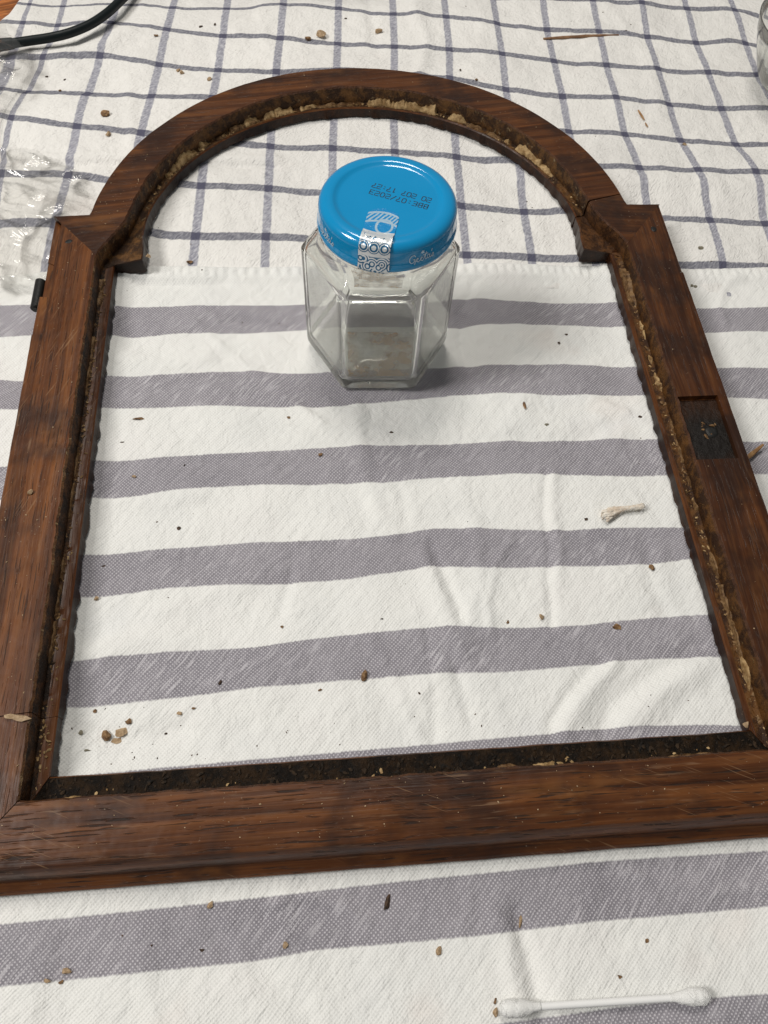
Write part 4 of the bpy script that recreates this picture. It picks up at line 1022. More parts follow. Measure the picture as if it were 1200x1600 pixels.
def ribbon(name, parent, mat, fn, a0, a1, k0, k1, hgt, seed, n=90, m=9, fillet=False):
    """a ragged bed of putty left in the rebate: fn(a, k) is a point on the ledge"""
    vs, fs = [], []
    pa, pb = Vector(fn(a0, 0.3)), Vector(fn(a1, 0.3)); pm = Vector(fn(0.5 * (a0 + a1), 0.3))
    length = (pm - pa).length + (pb - pm).length
    n = max(24, int(length / 0.0006)); m = 12
    for i in range(n + 1):
        t = i / n; a = a0 + (a1 - a0) * t
        D_ = t * length                                  # metres along the bed
        env = min(1.0, min(t, 1 - t) * length / 0.006) ** 0.7
        wv = fbm(D_ * 110, seed, 0.0)
        e0 = k0 + 0.20 * (k1 - k0) * fbm(D_ * 150, seed, 9.0)
        e1 = k1 * (0.78 + 0.30 * wv + 0.16 * fbm(D_ * 420, seed, 4.0))
        c = 0.5 * (e0 + e1)
        e0 = c + (e0 - c) * (0.2 + 0.8 * env); e1 = c + (e1 - c) * (0.2 + 0.8 * env)
        # broken plateaus: bed thickness jumps between a few levels
        gap = min(1.0, max(0.0, (fbm(D_ * 85, seed + 7.0, 1.0) + 0.30) / 0.22))   # places where the bed has fallen out
        lev = 0.62 + 0.5 * math.tanh(3.2 * fbm(D_ * 95, seed + 3.0, 2.0)) * 0.6
        for j in range(m + 1):
            s = j / m
            x, y, z = fn(a, e0 + (e1 - e0) * s)
            bulge = (0.25 + 0.75 * (1 - s) ** 0.7) * min(1, (1 - s) * 7) * min(1, (s + 0.03) * 20) if fillet else min(1, (1 - abs(2 * s - 1)) * 3.2) * (0.85 + 0.15 * math.cos(s * 5))
            lump = lev + 0.16 * fbm(D_ * 260, s * 2.2 + seed, 2.0) + 0.07 * fbm(D_ * 900, s * 5 + seed, 6.0)
            vs.append((x - FO.x, y - FO.y, z - 0.0003 + hgt * bulge * env * gap * max(0.05, lump)))
    for i in range(n):
        for j in range(m):
            q = i * (m + 1) + j
            fs.append((q, q + 1, q + m + 2, q + m + 1))
    o = mesh_obj(name, vs, fs, mat, parent, True, 40)
    bm = bmesh.new(); bm.from_mesh(o.data); bmesh.ops.recalc_face_normals(bm, faces=bm.faces)
    if sum(f.normal.z for f in bm.faces) < 0: bmesh.ops.reverse_faces(bm, faces=bm.faces)
    bm.to_mesh(o.data); bm.free()
    return o
PUT, PD = M['putty'], M['putty_dark']
AR = lambda d, k: arch_pt(d, k)
ribbon('putty_strip', arch, PUT, AR, 88, 57, -0.10, 0.85, 0.0070, 1.0, 130, 10, True)
ribbon('putty_strip', arch, PUT, AR, 45, 26, -0.10, 0.80, 0.0060, 2.0, 90, 10, True)
ribbon('putty_strip', arch, PUT, AR, 124, 100, -0.05, 0.90, 0.0045, 3.0, 110, 10, True)
ribbon('putty_strip', arch, PUT, AR, 156, 134, -0.10, 0.85, 0.0072, 4.0, 110, 10, True)
ribbon('putty_strip', arch, PD, AR, 132, 117, 0.1, 0.95, 0.0030, 5.0, 80)
ribbon('putty_strip', arch, PD, AR, 101, 90, 0.1, 0.95, 0.0028, 6.0, 60)
ribbon('putty_strip', arch, PD, AR, 58, 44, 0.1, 0.95, 0.0026, 7.0, 60)
SRp = lambda u, k: stile_pt(1, u, k)
SLp = lambda u, k: stile_pt(-1, u, k)
for q, (a, b, k0, k1, hh, mt) in enumerate([
        (0.995, 0.86, -0.15, 0.75, 0.0050, PD), (0.84, 0.775, 0.05, 0.30, 0.0030, PUT), (0.745, 0.72, 0.05, 0.40, 0.0042, PUT), (0.705, 0.645, 0.0, 0.38, 0.0042, PUT), (0.635, 0.610, 0.02, 0.42, 0.0044, PUT),
        (0.60, 0.44, -0.12, 0.25, 0.0032, PD), (0.425, 0.385, 0.0, 0.35, 0.0036, PD), (0.37, 0.335, 0.05, 0.45, 0.0040, PUT), (0.33, 0.13, -0.12, 0.35, 0.0046, PD), (0.15, 0.09, 0.0, 0.45, 0.0040, PUT)]):
    ribbon('putty_strip', stile_r, mt, SRp, a, b, k0, k1, hh, 10.0 + q, 80, 7)
for q, (a, b, k0, k1, hh, mt) in enumerate([
        (0.995, 0.90, -0.2, 0.55, 0.0046, PD), (0.87, 0.66, -0.12, 0.32, 0.0030, PD), (0.62, 0.42, -0.12, 0.26, 0.0028, PD), (0.38, 0.19, -0.12, 0.30, 0.0034, PD)]):
    ribbon('putty_strip', stile_l, mt, SLp, a, b, k0, k1, hh, 30.0 + q, 90, 6)
RLp = lambda a, k: rail_pt(a, k)
for q, (a, b, k0, k1, hh, mt) in enumerate([
        (-0.93, -0.85, 0.0, 0.30, 0.0050, PUT), (-0.84, -0.70, -0.03, 0.06, 0.0085, PUT), (0.02, 0.10, -0.02, 0.10, 0.0088, PUT),
        (0.33, 0.42, 0.05, 0.45, 0.0045, PUT), (0.22, 0.31, 0.10, 0.35, 0.0036, PD), (0.44, 0.60, -0.03, 0.10, 0.0085, PUT), (0.70, 0.86, 0.0, 0.30, 0.0050, PD)]):
    ribbon('putty_strip', rail, mt, RLp, a, b, k0, k1, hh, 50.0 + q, 60, 6)

# hinge knuckle on the outer left edge
def tube(path, r, n=14, cap=True):
    vs, fs = [], []
    path = [Vector(p) for p in path]
    for i, p in enumerate(path):
        d = (path[min(i + 1, len(path) - 1)] - path[max(i - 1, 0)]).normalized()
        a = d.orthogonal().normalized() if abs(d.z) > 0.95 else d.cross(Vector((0, 0, 1))).normalized()
        b = d.cross(a)
        rr = r[i] if isinstance(r, (list, tuple)) else r
        for k in range(n):
            t = 2 * math.pi * k / n
            vs.append(p + (a * math.cos(t) + b * math.sin(t)) * rr)
    for i in range(len(path) - 1):
        for k in range(n):
            fs.append((i * n + k, i * n + (k + 1) % n, (i + 1) * n + (k + 1) % n, (i + 1) * n + k))
    if cap:
        fs.append(tuple(reversed(range(n)))); fs.append(tuple((len(path) - 1) * n + k for k in range(n)))
    return vs, fs
hx, hz = -0.1712, 0.0095
vs, fs = tube([(hx, 0.2935 - FO.y, hz), (hx, 0.2938 - FO.y, hz), (hx, 0.3122 - FO.y, hz), (hx, 0.3125 - FO.y, hz)], [0.0025, 0.0028, 0.0028, 0.0025], 20)
hinge = mesh_obj('hinge', vs, fs, M['iron'], frame, True, 40)
vs, fs = tube([(hx, 0.2925 - FO.y, hz), (hx, 0.2936 - FO.y, hz)], 0.0013, 12)
mesh_obj('hinge_pin', vs, fs, M['iron'], hinge, True, 40)
bx = [(hx, 0.2940), (-0.1678, 0.2940), (-0.1678, 0.3120), (hx, 0.3120)]
vs = [(x, y - FO.y, z) for z in (hz - 0.0033, hz - 0.0018) for x, y in bx]
mesh_obj('hinge_leaf', vs, [(3, 2, 1, 0), (4, 5, 6, 7), (0, 1, 5, 4), (1, 2, 6, 5), (2, 3, 7, 6), (3, 0, 4, 7)], M['iron'], hinge, False)

# ---------------------------------------------------------------- hexagonal jar
JX, JY, JROT = 0.0018, 0.2728, R(-2.4)
jar = tag(empty('glass_jar', (JX, JY, 0.0)), 'empty hexagonal glass jar with a bright blue screw lid standing inside the frame', 'jar')
jar.rotation_euler = (0, 0, JROT)
jar.scale = (1.02, 1.02, 1.040)

def hex_r(th, ap, p):
    s = 0.0
    for k in range(6):
        c = math.cos(th - (R(-90) + k * math.pi / 3))
        if c > 0: s += (c / ap) ** p
    return s ** (-1.0 / p)
def jar_ring(z, ap, p, circ, rc, n=240):
    out = []
    for i in range(n):
        th = 2 * math.pi * i / n
        r = hex_r(th, ap, p) * (1 - circ) + rc * circ
        out.append((r * math.cos(th), r * math.sin(th), z))
    return out
def smooth(a, b, x):
    t = min(1, max(0, (x - a) / (b - a))); return t * t * (3 - 2 * t)
AP = 0.0309
rings = []
# outside, bottom to top
for z, k in ((0.0006, 0.90), (0.0002, 0.945), (0.0008, 0.975), (0.0022, 0.995), (0.0040, 1.0)):
    rings.append(jar_ring(z, AP * k, 64, 0, 0))
for i in range(1, 15):
    z = 0.004 + 0.0560 * i / 14
    rings.append(jar_ring(z, AP, 64, 0, 0))
for i in range(1, 19):
    t = i / 18
    z = 0.060 + 0.0105 * t
    rings.append(jar_ring(z, AP * (1 - 0.02 * t * t), 64 - 44 * t, smooth(0.05, 1.0, t) , 0.0268))
for z, r in ((0.0715, 0.0265), (0.0728, 0.0264), (0.0738, 0.0272), (0.0752, 0.0273), (0.0765, 0.0264), (0.0815, 0.0264), (0.0832, 0.0260), (0.0836, 0.0252)):
    rings.append(jar_ring(z, AP, 30, 1, r))
# inside, top to bottom
WT = 0.0021
for z, r in ((0.0832, 0.0244), (0.0815, 0.0240), (0.0728, 0.0240), (0.0715, 0.0243)):
    rings.append(jar_ring(z, AP, 30, 1, r))
for i in range(17, -1, -1):
    t = i / 18
    z = 0.0590 + 0.0105 * t
    rings.append(jar_ring(z, (AP - WT) * (1 - 0.02 * t * t), 34 - 16 * t, smooth(0.05, 1.0, t), 0.0246))
for i in range(13, 0, -1):
    z = 0.008 + 0.0510 * i / 14
    rings.append(jar_ring(z, AP - WT, 34, 0, 0))
for z, k in ((0.0092, 1.0), (0.0072, 0.985), (0.0058, 0.95), (0.0050, 0.88), (0.0047, 0.70), (0.0050, 0.35), (0.0052, 0.10)):
    rings.append(jar_ring(z, (AP - WT) * k, 30 if k > 0.5 else 8, 0, 0))
n = 240
vs = [v for r in rings for v in r]
fs = []
for q in range(len(rings) - 1):
    for i in range(n):
        fs.append((q * n + i, q * n + (i + 1) % n, (q + 1) * n + (i + 1) % n, (q + 1) * n + i))
fs.append(tuple((len(rings) - 1) * n + i for i in range(n)))
# underside with a shallow push-up
b = len(vs)
for k, z in ((0.70, 0.0014), (0.3, 0.0020)):
    vs += jar_ring(z, AP * k, 20, 0, 0)
for i in range(n):
    fs.append((i, b + i, b + (i + 1) % n, (i + 1) % n))
    fs.append((b + i, b + n + i, b + n + (i + 1) % n, b + (i + 1) % n))
fs.append(tuple(b + n + i for i in reversed(range(n))))
body = mesh_obj('jar_body', vs, fs, M['glass'], jar, True, None)
bm = bmesh.new(); bm.from_mesh(body.data); bmesh.ops.recalc_face_normals(bm, faces=bm.faces); bm.to_mesh(body.data); bm.free()

# brown dried film and flecks inside
def residue_film(name, ang0, ang1, z0, z1, seed):
    vs, fs = [], []
    na, nz = 24, 24
    for i in range(na + 1):
        th = ang0 + (ang1 - ang0) * i / na
        r = hex_r(th, AP - WT - 0.0002, 34)
        for j in range(nz + 1):
            z = z0 + (z1 - z0) * j / nz
            vs.append((r * math.cos(th), r * math.sin(th), z))
    for i in range(na):
        for j in range(nz):
            q = i * (nz + 1) + j
            fs.append((q, q + nz + 1, q + nz + 2, q + 1))
    return mesh_obj(name, vs, fs, M['residue'], body)
residue_film('dried_film', R(-118), R(-62), 0.0095, 0.040, 1)
residue_film('dried_film', R(66), R(112), 0.0095, 0.034, 2)
res = []
rr = random.Random(5)
for k in range(95):
    if k < 60:
        th = R(-122 + 64 * (rr.random() ** (1.6 if k % 2 else 0.7)))
        r = hex_r(th, AP - WT, 16) * (0.93 - 0.05 * rr.random()); z = 0.0056 + 0.0018 * rr.random() ** 2
        s = 0.00016 + 0.00045 * rr.random() ** 2
    else:
        th = R(-180 + 170 * rr.random()); z = 0.007 + 0.03 * rr.random() ** 1.5
        r = hex_r(th, AP - WT - 0.0003, 16); s = 0.00016 + 0.0003 * rr.random() ** 2
    res.append((r * math.cos(th), r * math.sin(th), z, s, 1.8))
scatter('dried_flecks', body, M['crumb_b'], res, Vector((0, 0, 0)))

# lid
LX, LY = 0.0022, 0.0012            # the lid sits a hair off centre
LID_TOP, LR = 0.0862, 0.0298
prof = [(0.0, LID_TOP - 0.0010), (0.0120, LID_TOP - 0.0010), (0.0205, LID_TOP - 0.0010), (0.0217, LID_TOP - 0.00085), (0.0226, LID_TOP - 0.0003), (0.0234, LID_TOP - 0.00002),
        (0.0246, LID_TOP), (0.0260, LID_TOP - 0.0001), (0.0272, LID_TOP - 0.0005), (0.0282, LID_TOP - 0.0012), (0.0289, LID_TOP - 0.0022),
        (0.0292, LID_TOP - 0.0034), (0.0293, LID_TOP - 0.0080), (0.0295, LID_TOP - 0.0092), (0.0299, LID_TOP - 0.0102), (0.0301, LID_TOP - 0.0112), (0.0299, LID_TOP - 0.0121), (0.0293, LID_TOP - 0.0125),
        (0.0285, LID_TOP - 0.0120), (0.0285, LID_TOP - 0.0060), (0.0280, LID_TOP - 0.0022), (0.0, LID_TOP - 0.0018)]
vs, fs = [], []
n = 128
for r, z in prof:
    for i in range(n):
        a = 2 * math.pi * i / n
        vs.append((LX + max(r, 1e-5) * math.cos(a), LY + max(r, 1e-5) * math.sin(a), z))
for q in range(len(prof) - 1):
    for i in range(n):
        fs.append((q * n + i, q * n + (i + 1) % n, (q + 1) * n + (i + 1) % n, (q + 1) * n + i))
lid = mesh_obj('lid', vs, fs, M['lid_blue'], jar, True, 50)
bm = bmesh.new(); bm.from_mesh(lid.data); bmesh.ops.remove_doubles(bm, verts=bm.verts, dist=2e-5); bmesh.ops.recalc_face_normals(bm, faces=bm.faces); bm.to_mesh(lid.data); bm.free()

# ---- stroke lettering
GL = {
 'B': [[(0,0),(0,6),(3,6),(4,5),(4,4),(3,3),(0,3)],[(3,3),(4,2),(4,1),(3,0),(0,0)]],
 'E': [[(4,6),(0,6),(0,0),(4,0)],[(0,3),(3,3)]],
 ':': [[(1.6,1.2),(2.2,1.2)],[(1.6,4.2),(2.2,4.2)]],
 '0': [[(1,0),(3,0),(4,1),(4,5),(3,6),(1,6),(0,5),(0,1),(1,0)]],
 '1': [[(1,5),(2.3,6),(2.3,0)]],
 '2': [[(0,6),(4,6),(4,3.2),(0,3),(0,0),(4,0)]],
 '3': [[(0,6),(4,6),(4,0),(0,0)],[(1,3),(4,3)]],
 '7': [[(0,6),(4,6),(4,4.4),(1.8,2.6),(1.8,0)]],
 '/': [[(0,0),(4,6)]],
 ' ': [],
}
def strokes_mesh(name, lines, width, place, mat, parent, sub=1):
    """flat ribbons along 2-D strokes; place(x, y) -> 3-D point on the surface"""
    vs, fs = [], []
    for pts in lines:
        if sub > 1:
            dn = []
            for a, b in zip(pts[:-1], pts[1:]):
                dn += [lerp2(a, b, k / sub) for k in range(sub)]
            pts = dn + [pts[-1]]
        base = len(vs)
        for i, p in enumerate(pts):
            a = pts[max(i - 1, 0)]; c = pts[min(i + 1, len(pts) - 1)]
            dx, dy = c[0] - a[0], c[1] - a[1]; L = math.hypot(dx, dy) or 1.0
            nx, ny = -dy / L * width / 2, dx / L * width / 2
            ex = -dx / L * width / 2 if i == 0 else (dx / L * width / 2 if i == len(pts) - 1 else 0)
            ey = -dy / L * width / 2 if i == 0 else (dy / L * width / 2 if i == len(pts) - 1 else 0)
            vs.append(place(p[0] + nx + ex, p[1] + ny + ey)); vs.append(place(p[0] - nx + ex, p[1] - ny + ey))
        for i in range(len(pts) - 1):
            q = base + 2 * i
            fs.append((q, q + 1, q + 3, q + 2))
    return mesh_obj(name, vs, fs, mat, parent, False)
def text_lines(s, cw, chh, pitch, x0=0.0, y0=0.0, slant=0.0):
    out = []
    for i, ch in enumerate(s):
        for st_ in GL[ch]:
            out.append([(x0 + i * pitch + px / 4 * cw + slant * py, y0 + py / 6 * chh) for px, py in st_])
    return out
# best-before stamp: read from the far side, so it runs from right to left for the camera
c_, s_ = math.cos(-JROT), math.sin(-JROT)
def to_jar(x, y):
    x, y = x - JX, y - JY
    return ((x * c_ - y * s_) / 1.02, (x * s_ + y * c_) / 1.02)
d0 = to_jar(0.0210, 0.2700); d1 = to_jar(-0.0030, 0.2806)
ddx, ddy = d1[0] - d0[0], d1[1] - d0[1]; DL = math.hypot(ddx, ddy); ddx, ddy = ddx / DL, ddy / DL
def on_top(x, y):
    return (d0[0] + ddx * x - ddy * y, d0[1] + ddy * x + ddx * y, LID_TOP - 0.00092)
lines = text_lines('BBE:07/2023', 0.00165, 0.0026, DL / 10.8)
lines += text_lines('20 207 17:27', 0.00165, 0.0026, DL / 11.7, 0.0, -0.0043)
strokes_mesh('date_stamp', lines, 0.00034, on_top, M['print_black'], lid)

# cursive name on the skirt, three times round the front
SC = [  # strokes in a unit box, x-height 1
 [(1.6,2.2),(1.2,2.7),(0.6,2.6),(0.1,1.9),(0.1,1.1),(0.5,0.5),(1.1,0.6),(1.5,1.2),(1.5,1.45),(1.0,1.4)],
 [(1.5,1.4),(1.55,0.5),(1.3,-0.3),(0.8,-0.5),(0.5,-0.2)],
 [(1.6,0.7),(2.1,1.0),(2.4,1.35),(2.15,1.6),(1.9,1.2),(2.0,0.7),(2.4,0.5),(2.8,0.8)],
 [(2.8,0.8),(3.2,1.0),(3.5,1.35),(3.25,1.6),(3.0,1.2),(3.1,0.7),(3.5,0.5),(3.9,0.9)],
 [(3.9,0.9),(4.4,2.0),(4.6,2.7),(4.35,1.6),(4.3,0.8),(4.5,0.5),(4.8,0.8)],[(3.8,2.0),(5.0,2.1)],
 [(5.6,1.4),(5.2,1.6),(4.9,1.1),(5.1,0.55),(5.5,0.7),(5.7,1.5),(5.65,0.8),(5.9,0.5),(6.2,0.8)],
 [(6.3,2.7),(6.2,2.2)],
 [(6.3,0.6),(6.7,1.5),(6.9,1.1),(6.8,0.6),(6.5,0.5)],
 [(3.2,3.1),(3.4,2.7)],[(3.4,3.4),(3.5,2.8)],[(3.8,3.3),(3.6,2.8)],[(3.1,2.85),(3.9,2.75)],
]
def skirt_name(center_deg):
    W_ = 0.0118; sc = W_ / 7.0
    def place(x, y):
        a = R(center_deg) + (x - W_ / 2) / 0.0296
        r = 0.02945 + 0.0003 * smooth(0.0030, 0.0010, y)
        return (LX + r * math.cos(a), LY + r * math.sin(a), LID_TOP - 0.0100 + y)
    L_ = [[(px * sc, py * sc + 0.0003) for px, py in st_] for st_ in SC]
    strokes_mesh('skirt_lettering', L_, 0.00034, place, M['print_white'], lid, 2)
skirt_name(-63); skirt_name(-152); skirt_name(27)

# foil seal over the edge of the lid
seal_prof = [(0.0060, LID_TOP - 0.00075), (0.0120, LID_TOP - 0.00075), (0.0190, LID_TOP - 0.00075), (0.0215, LID_TOP - 0.0006), (0.0232, LID_TOP + 0.0002), (0.0248, LID_TOP + 0.0003),
             (0.0264, LID_TOP + 0.0002), (0.0276, LID_TOP - 0.0004), (0.0287, LID_TOP - 0.0012), (0.0294, LID_TOP - 0.0024), (0.0297, LID_TOP - 0.0040),
             (0.0298, LID_TOP - 0.0080), (0.0302, LID_TOP - 0.0098), (0.0304, LID_TOP - 0.0115), (0.0300, LID_TOP - 0.0128)]
fine = []
for a, b_ in zip(seal_prof[:-1], seal_prof[1:]):
    for k in range(6): fine.append(lerp2(a, b_, k / 6))
fine.append(seal_prof[-1])
LEN = [0.0]
for a, b_ in zip(fine[:-1], fine[1:]): LEN.append(LEN[-1] + math.hypot(b_[0] - a[0], b_[1] - a[1]))
SA = R(-103); HW = 0.0066
vs, fs, uvs = [], [], []
nw = 16
for i, (r, z) in enumerate(fine):
    v = LEN[i] / LEN[-1]
    hw = HW * min(1.0, math.sqrt(max(0.02, 1 - max(0, 1 - LEN[i] / 0.0052) ** 2)))
    for j in range(nw + 1):
        u = j / nw; x = (u * 2 - 1) * hw
        # radial position of a straight strip: outside the panel follow the lid's curve
        rad = math.sqrt(max(r * r - 0, 0)); 
        ang = SA + (x / max(rad, 0.022) if rad > 0.022 else 0)
        if rad > 0.022:
            px, py = rad * math.cos(ang), rad * math.sin(ang)
        else:
            t = rad / 0.022
            aa = SA + x / 0.022
            ex, ey = 0.022 * math.cos(aa), 0.022 * math.sin(aa)
            sx, sy = -math.sin(SA) * x, math.cos(SA) * x
            px, py = sx * (1 - t) + ex * t, sy * (1 - t) + ey * t
            if t < 1: px, py = rad * math.cos(SA) - math.sin(SA) * x * (1 - t) + (ex - 0.022 * math.cos(SA)) * t, rad * math.sin(SA) + math.cos(SA) * x * (1 - t) + (ey - 0.022 * math.sin(SA)) * t
        lift = 0.00012 * fbm(x * 500, LEN[i] * 400, 2.0) + (0.0011 * smooth(0.75, 1.0, u) * smooth(0.015, 0.020, LEN[i]) * smooth(0.026, 0.021, LEN[i]))
        nx_, nz_ = (0, 1) if r < 0.026 else (1, 0.2)
        vs.append((LX + px + nx_ * lift * math.cos(SA), LY + py + nx_ * lift * math.sin(SA), z + nz_ * lift))
        uvs.append((0.5 + x / (2 * HW), v))
for i in range(len(fine) - 1):
    for j in range(nw):
        q = i * (nw + 1) + j
        fs.append((q, q + nw + 1, q + nw + 2, q + 1))
seal = mesh_obj('foil_seal', vs, fs, M['seal'], lid)
uvl = seal.data.uv_layers.new(name='seal')
for lp in seal.data.loops: uvl.data[lp.index].uv = uvs[lp.vertex_index]

# ---------------------------------------------------------------- cotton swab
sw = tag(empty('cotton_swab', (0.0602, -0.0254, 0.0)), 'white cotton swab lying on the striped cloth in front of the frame', 'cotton swab')
sw.rotation_euler = (0, 0, R(-1.2))
vs, fs = tube([(-0.030, 0, 0.0024), (-0.015, 0, 0.0022), (0.0, 0, 0.0021), (0.015, 0, 0.0022), (0.030, 0, 0.0024)], 0.0012, 16)
mesh_obj('stick', vs, fs, M['paper_stick'], sw, True, 40)
for sg in (-1, 1):
    pts, rad = [], []
    for k in range(25):
        t = k / 24
        x = 0.0225 + 0.0145 * t
        prof_r = 0.0012 + 0.0016 * smooth(0.0, 0.6, t) if t < 0.75 else 0.0028 * math.sqrt(max(0.02, 1 - ((t - 0.75) / 0.25) ** 2))
        pts.append((sg * x, 0, 0.0024)); rad.append(prof_r)
    vs, fs = tube(pts, rad, 22)
    vs = [v + Vector((0, (v.y) * 0.12 * fbm(v.x * 900, v.y * 900, v.z * 900), (v.z - 0.0024) * 0.12 * fbm(v.x * 800, v.z * 900, 3))) for v in vs]
    tip = mesh_obj('cotton_tip', vs, fs, M['cotton'], sw, True)
    rf = random.Random(40 + sg); V, F_ = [], []
    for k in range(110):                      # wound fibres and loose fuzz
        t = 0.15 + 0.8 * rf.random(); a_ = rf.random() * 6.28; da = rf.uniform(0.4, 1.6) * rf.choice((-1, 1)); lift = rf.uniform(0.00002, 0.0005) * (1 if k % 3 == 0 else 0.15)
        q = []
        for s in (0, 0.33, 0.66, 1):
            tt = min(0.97, t + 0.10 * s); r_ = rad[int(tt * 24)] + 0.00005 + lift * s * s
            q.append(Vector((sg * (0.0225 + 0.0145 * tt), r_ * math.cos(a_ + da * s), max(0.0003, 0.0024 + r_ * math.sin(a_ + da * s)))))
        v_, f_ = tube(q, 0.00005, 4); b_ = len(V)
        V += v_; F_ += [tuple(i + b_ for i in f) for f in f_]
    tag(mesh_obj('cotton_fuzz', V, F_, M['cotton'], tip), kind='stuff')

# loose tuft of used cotton
def build_tuft():
    cx, cy, ang = 0.1100, 0.1673, R(17)
    root = tag(empty('cotton_tuft', (cx, cy, 0)), 'twisted tuft of soiled cotton on the white stripe beside the right stile', 'cotton tuft')
    root.rotation_euler = (0, 0, ang)
    rr = random.Random(8); V, F_ = [], []
    pts = [Vector((-0.0115 + 0.0225 * k / 40, 0.0011 * math.sin(k / 40 * 5.0) - 0.0008, 0.0013)) for k in range(41)]
    for q in range(70):                       # twisted strands make the wad
        ph, tw = rr.random() * 6.28, rr.uniform(2.0, 5.5)
        r0 = 0.0016 * math.sqrt(rr.random())
        k0, k1 = sorted((rr.randint(0, 10), rr.randint(26, 40)))
        if q % 3 == 0: k1 = min(40, k0 + rr.randint(10, 18))
        path, rad = [], []
        for k in range(k0, k1 + 1, 2):
            t = k / 40; sw_ = (0.75 + 0.5 * math.sin(t * 6 + 1.2)) * (1.15 - 0.45 * t)
            a_ = ph + tw * t
            path.append(pts[k] + Vector((0, math.cos(a_) * r0 * sw_ * 1.25 + 0.0004 * fbm(t * 9, q, 1), 0.75 * math.sin(a_) * r0 * sw_)))
            rad.append(0.00075 * (1 + 0.4 * fbm(t * 14, q * 1.3, 5)))
        if len(path) < 3: continue
        rad[0] = rad[-1] = 0.0001
        v_, f_ = tube(path, rad, 7); b_ = len(V)
        V += v_; F_ += [tuple(i + b_ for i in f) for f in f_]
    mesh_obj('wad', V, F_, M['cotton_tuft'], root)
    rr = random.Random(3); V, F_ = [], []
    for k in range(70):
        t = rr.random(); p = Vector(pts[int(t * 40)])
        a = rr.random() * 6.28; L_ = 0.0015 + 0.0030 * rr.random()
        q = [p + Vector((math.cos(a) * L_ * s + 0.0006 * math.sin(s * 4 + k), math.sin(a) * L_ * s * 0.8, 0.0016 * (1 - s) * rr.random() + 0.0003)) for s in (0.2, 0.5, 0.8, 1.0)]
        v_, f_ = tube(q, 0.000055, 4); b_ = len(V)
        V += v_; F_ += [tuple(i + b_ for i in f) for f in f_]
    tag(mesh_obj('loose_fibres', V, F_, M['cotton'], root), kind='stuff')
build_tuft()

# ---------------------------------------------------------------- splinters
def splinter(p0, p1, r, mat, label, group=None, bend=0.0, z0=0.0006, z1=0.0010, seed=0):
    a, b_ = Vector((p0[0], p0[1], z0)), Vector((p1[0], p1[1], z1))
    mid = (a + b_) / 2; d = b_ - a
    pts, rad = [], []
    for k in range(17):
        t = k / 16
        p = a.lerp(b_, t) + Vector((-d.y, d.x, 0)).normalized() * bend * math.sin(math.pi * t)
        pts.append((p.x - mid.x, p.y - mid.y, p.z + r * 0.4)); rad.append(r * (0.35 + 0.65 * math.sin(math.pi * min(1, 0.12 + t * 0.85)) ** 0.6) * (1 + 0.3 * fbm(t * 6, seed, 1)))
    vs, fs = tube(pts, rad, 7)
    vs = [(v.x, v.y, max(0.0001, v.z * 0.8)) for v in vs]
    o = mesh_obj('wood_splinter', vs, fs, mat, None, False)
    o.location = (mid.x, mid.y, 0.0)
    return tag(o, label, 'splinter', 'wood splinters lying about the frame')
splinter((0.1379, 0.5455), (0.1927, 0.5490), 0.0012, M['splinter_dark'], 'long thin wood splinter on the checked cloth above the arch', bend=0.0006, seed=1)
splinter((0.1870, 0.4640), (0.1885, 0.4535), 0.0007, M['splinter'], 'short orange splinter on the checked cloth right of the arch', seed=2)
splinter((0.1886, 0.4510), (0.1890, 0.4465), 0.0005, M['splinter'], 'tiny orange splinter just below the short one right of the arch', seed=3)
splinter((0.1695, 0.1868), (0.1868, 0.1985), 0.0012, M['splinter'], 'light brown splinter poking out beside the lock pocket of the frame', z0=0.0012, z1=0.004, seed=4)

# ---------------------------------------------------------------- crumbs
def crumb(x, y, z, a, b, ang, kind, label, i, sit=0.0):
    hgt = min(a, b) * (0.30 if kind in 'dg' else 0.38)
    if 'flake' in label or 'wedge' in label: hgt *= 0.7
    if 'chip' in label: b *= 0.72; a *= 1.1
    vs, fs = rock(a * 0.56, b * 0.56, hgt, i * 3.7 + 1.3, 2, 0.55)
    lo = min(v[2] for v in vs)
    vs = [(v[0], v[1], v[2] - lo) for v in vs]
    name = 'wood_chip' if 'chip' in label else ('putty_flake' if 'flake' in label else 'putty_crumb')
    o = mesh_obj(name, vs, fs, M['crumb_' + kind], None, False)
    o.location = (x, y, z + sit); o.rotation_euler = (0, 0, R(ang))
    return tag(o, label, 'wood chip' if 'chip' in label else 'crumb', 'loose putty crumbs and chips')

class Ground:
    """height of the cloth under a point"""
    def __init__(self, objs):
        self.o = objs
    def __call__(self, x, y):
        best = -0.01
        for o in self.o:
            ok, loc, nrm, idx = o.ray_cast(Vector((x, y, 0.05)), Vector((0, 0, -1)))
            if ok: best = max(best, loc.z)
        return best
bpy.context.view_layer.update()
ground = Ground([striped, checked])
for i, (x, y, z, a, b_, ang, kind, label) in enumerate(CRUMBS):
    crumb(x, y, ground(x, y), a, b_, ang, kind, label, i, -0.0001)
for i, (x, y, z, a, b_, ang, kind, label) in enumerate(FRAME_CRUMBS):
    crumb(x, y, z, a, b_, ang, kind, label, 200 + i, 0.0001)
for nm in ('cotton_swab', 'cotton_tuft'):
    o = bpy.data.objects[nm]
    o.location.z = max(ground(o.location.x + dx, o.location.y) for dx in (-0.03, -0.01, 0.01, 0.03)) - (0.0002)
for o in [q for q in bpy.data.objects if q.name.startswith('wood_splinter')]:
    o.location.z = ground(o.location.x, o.location.y) - 0.0001

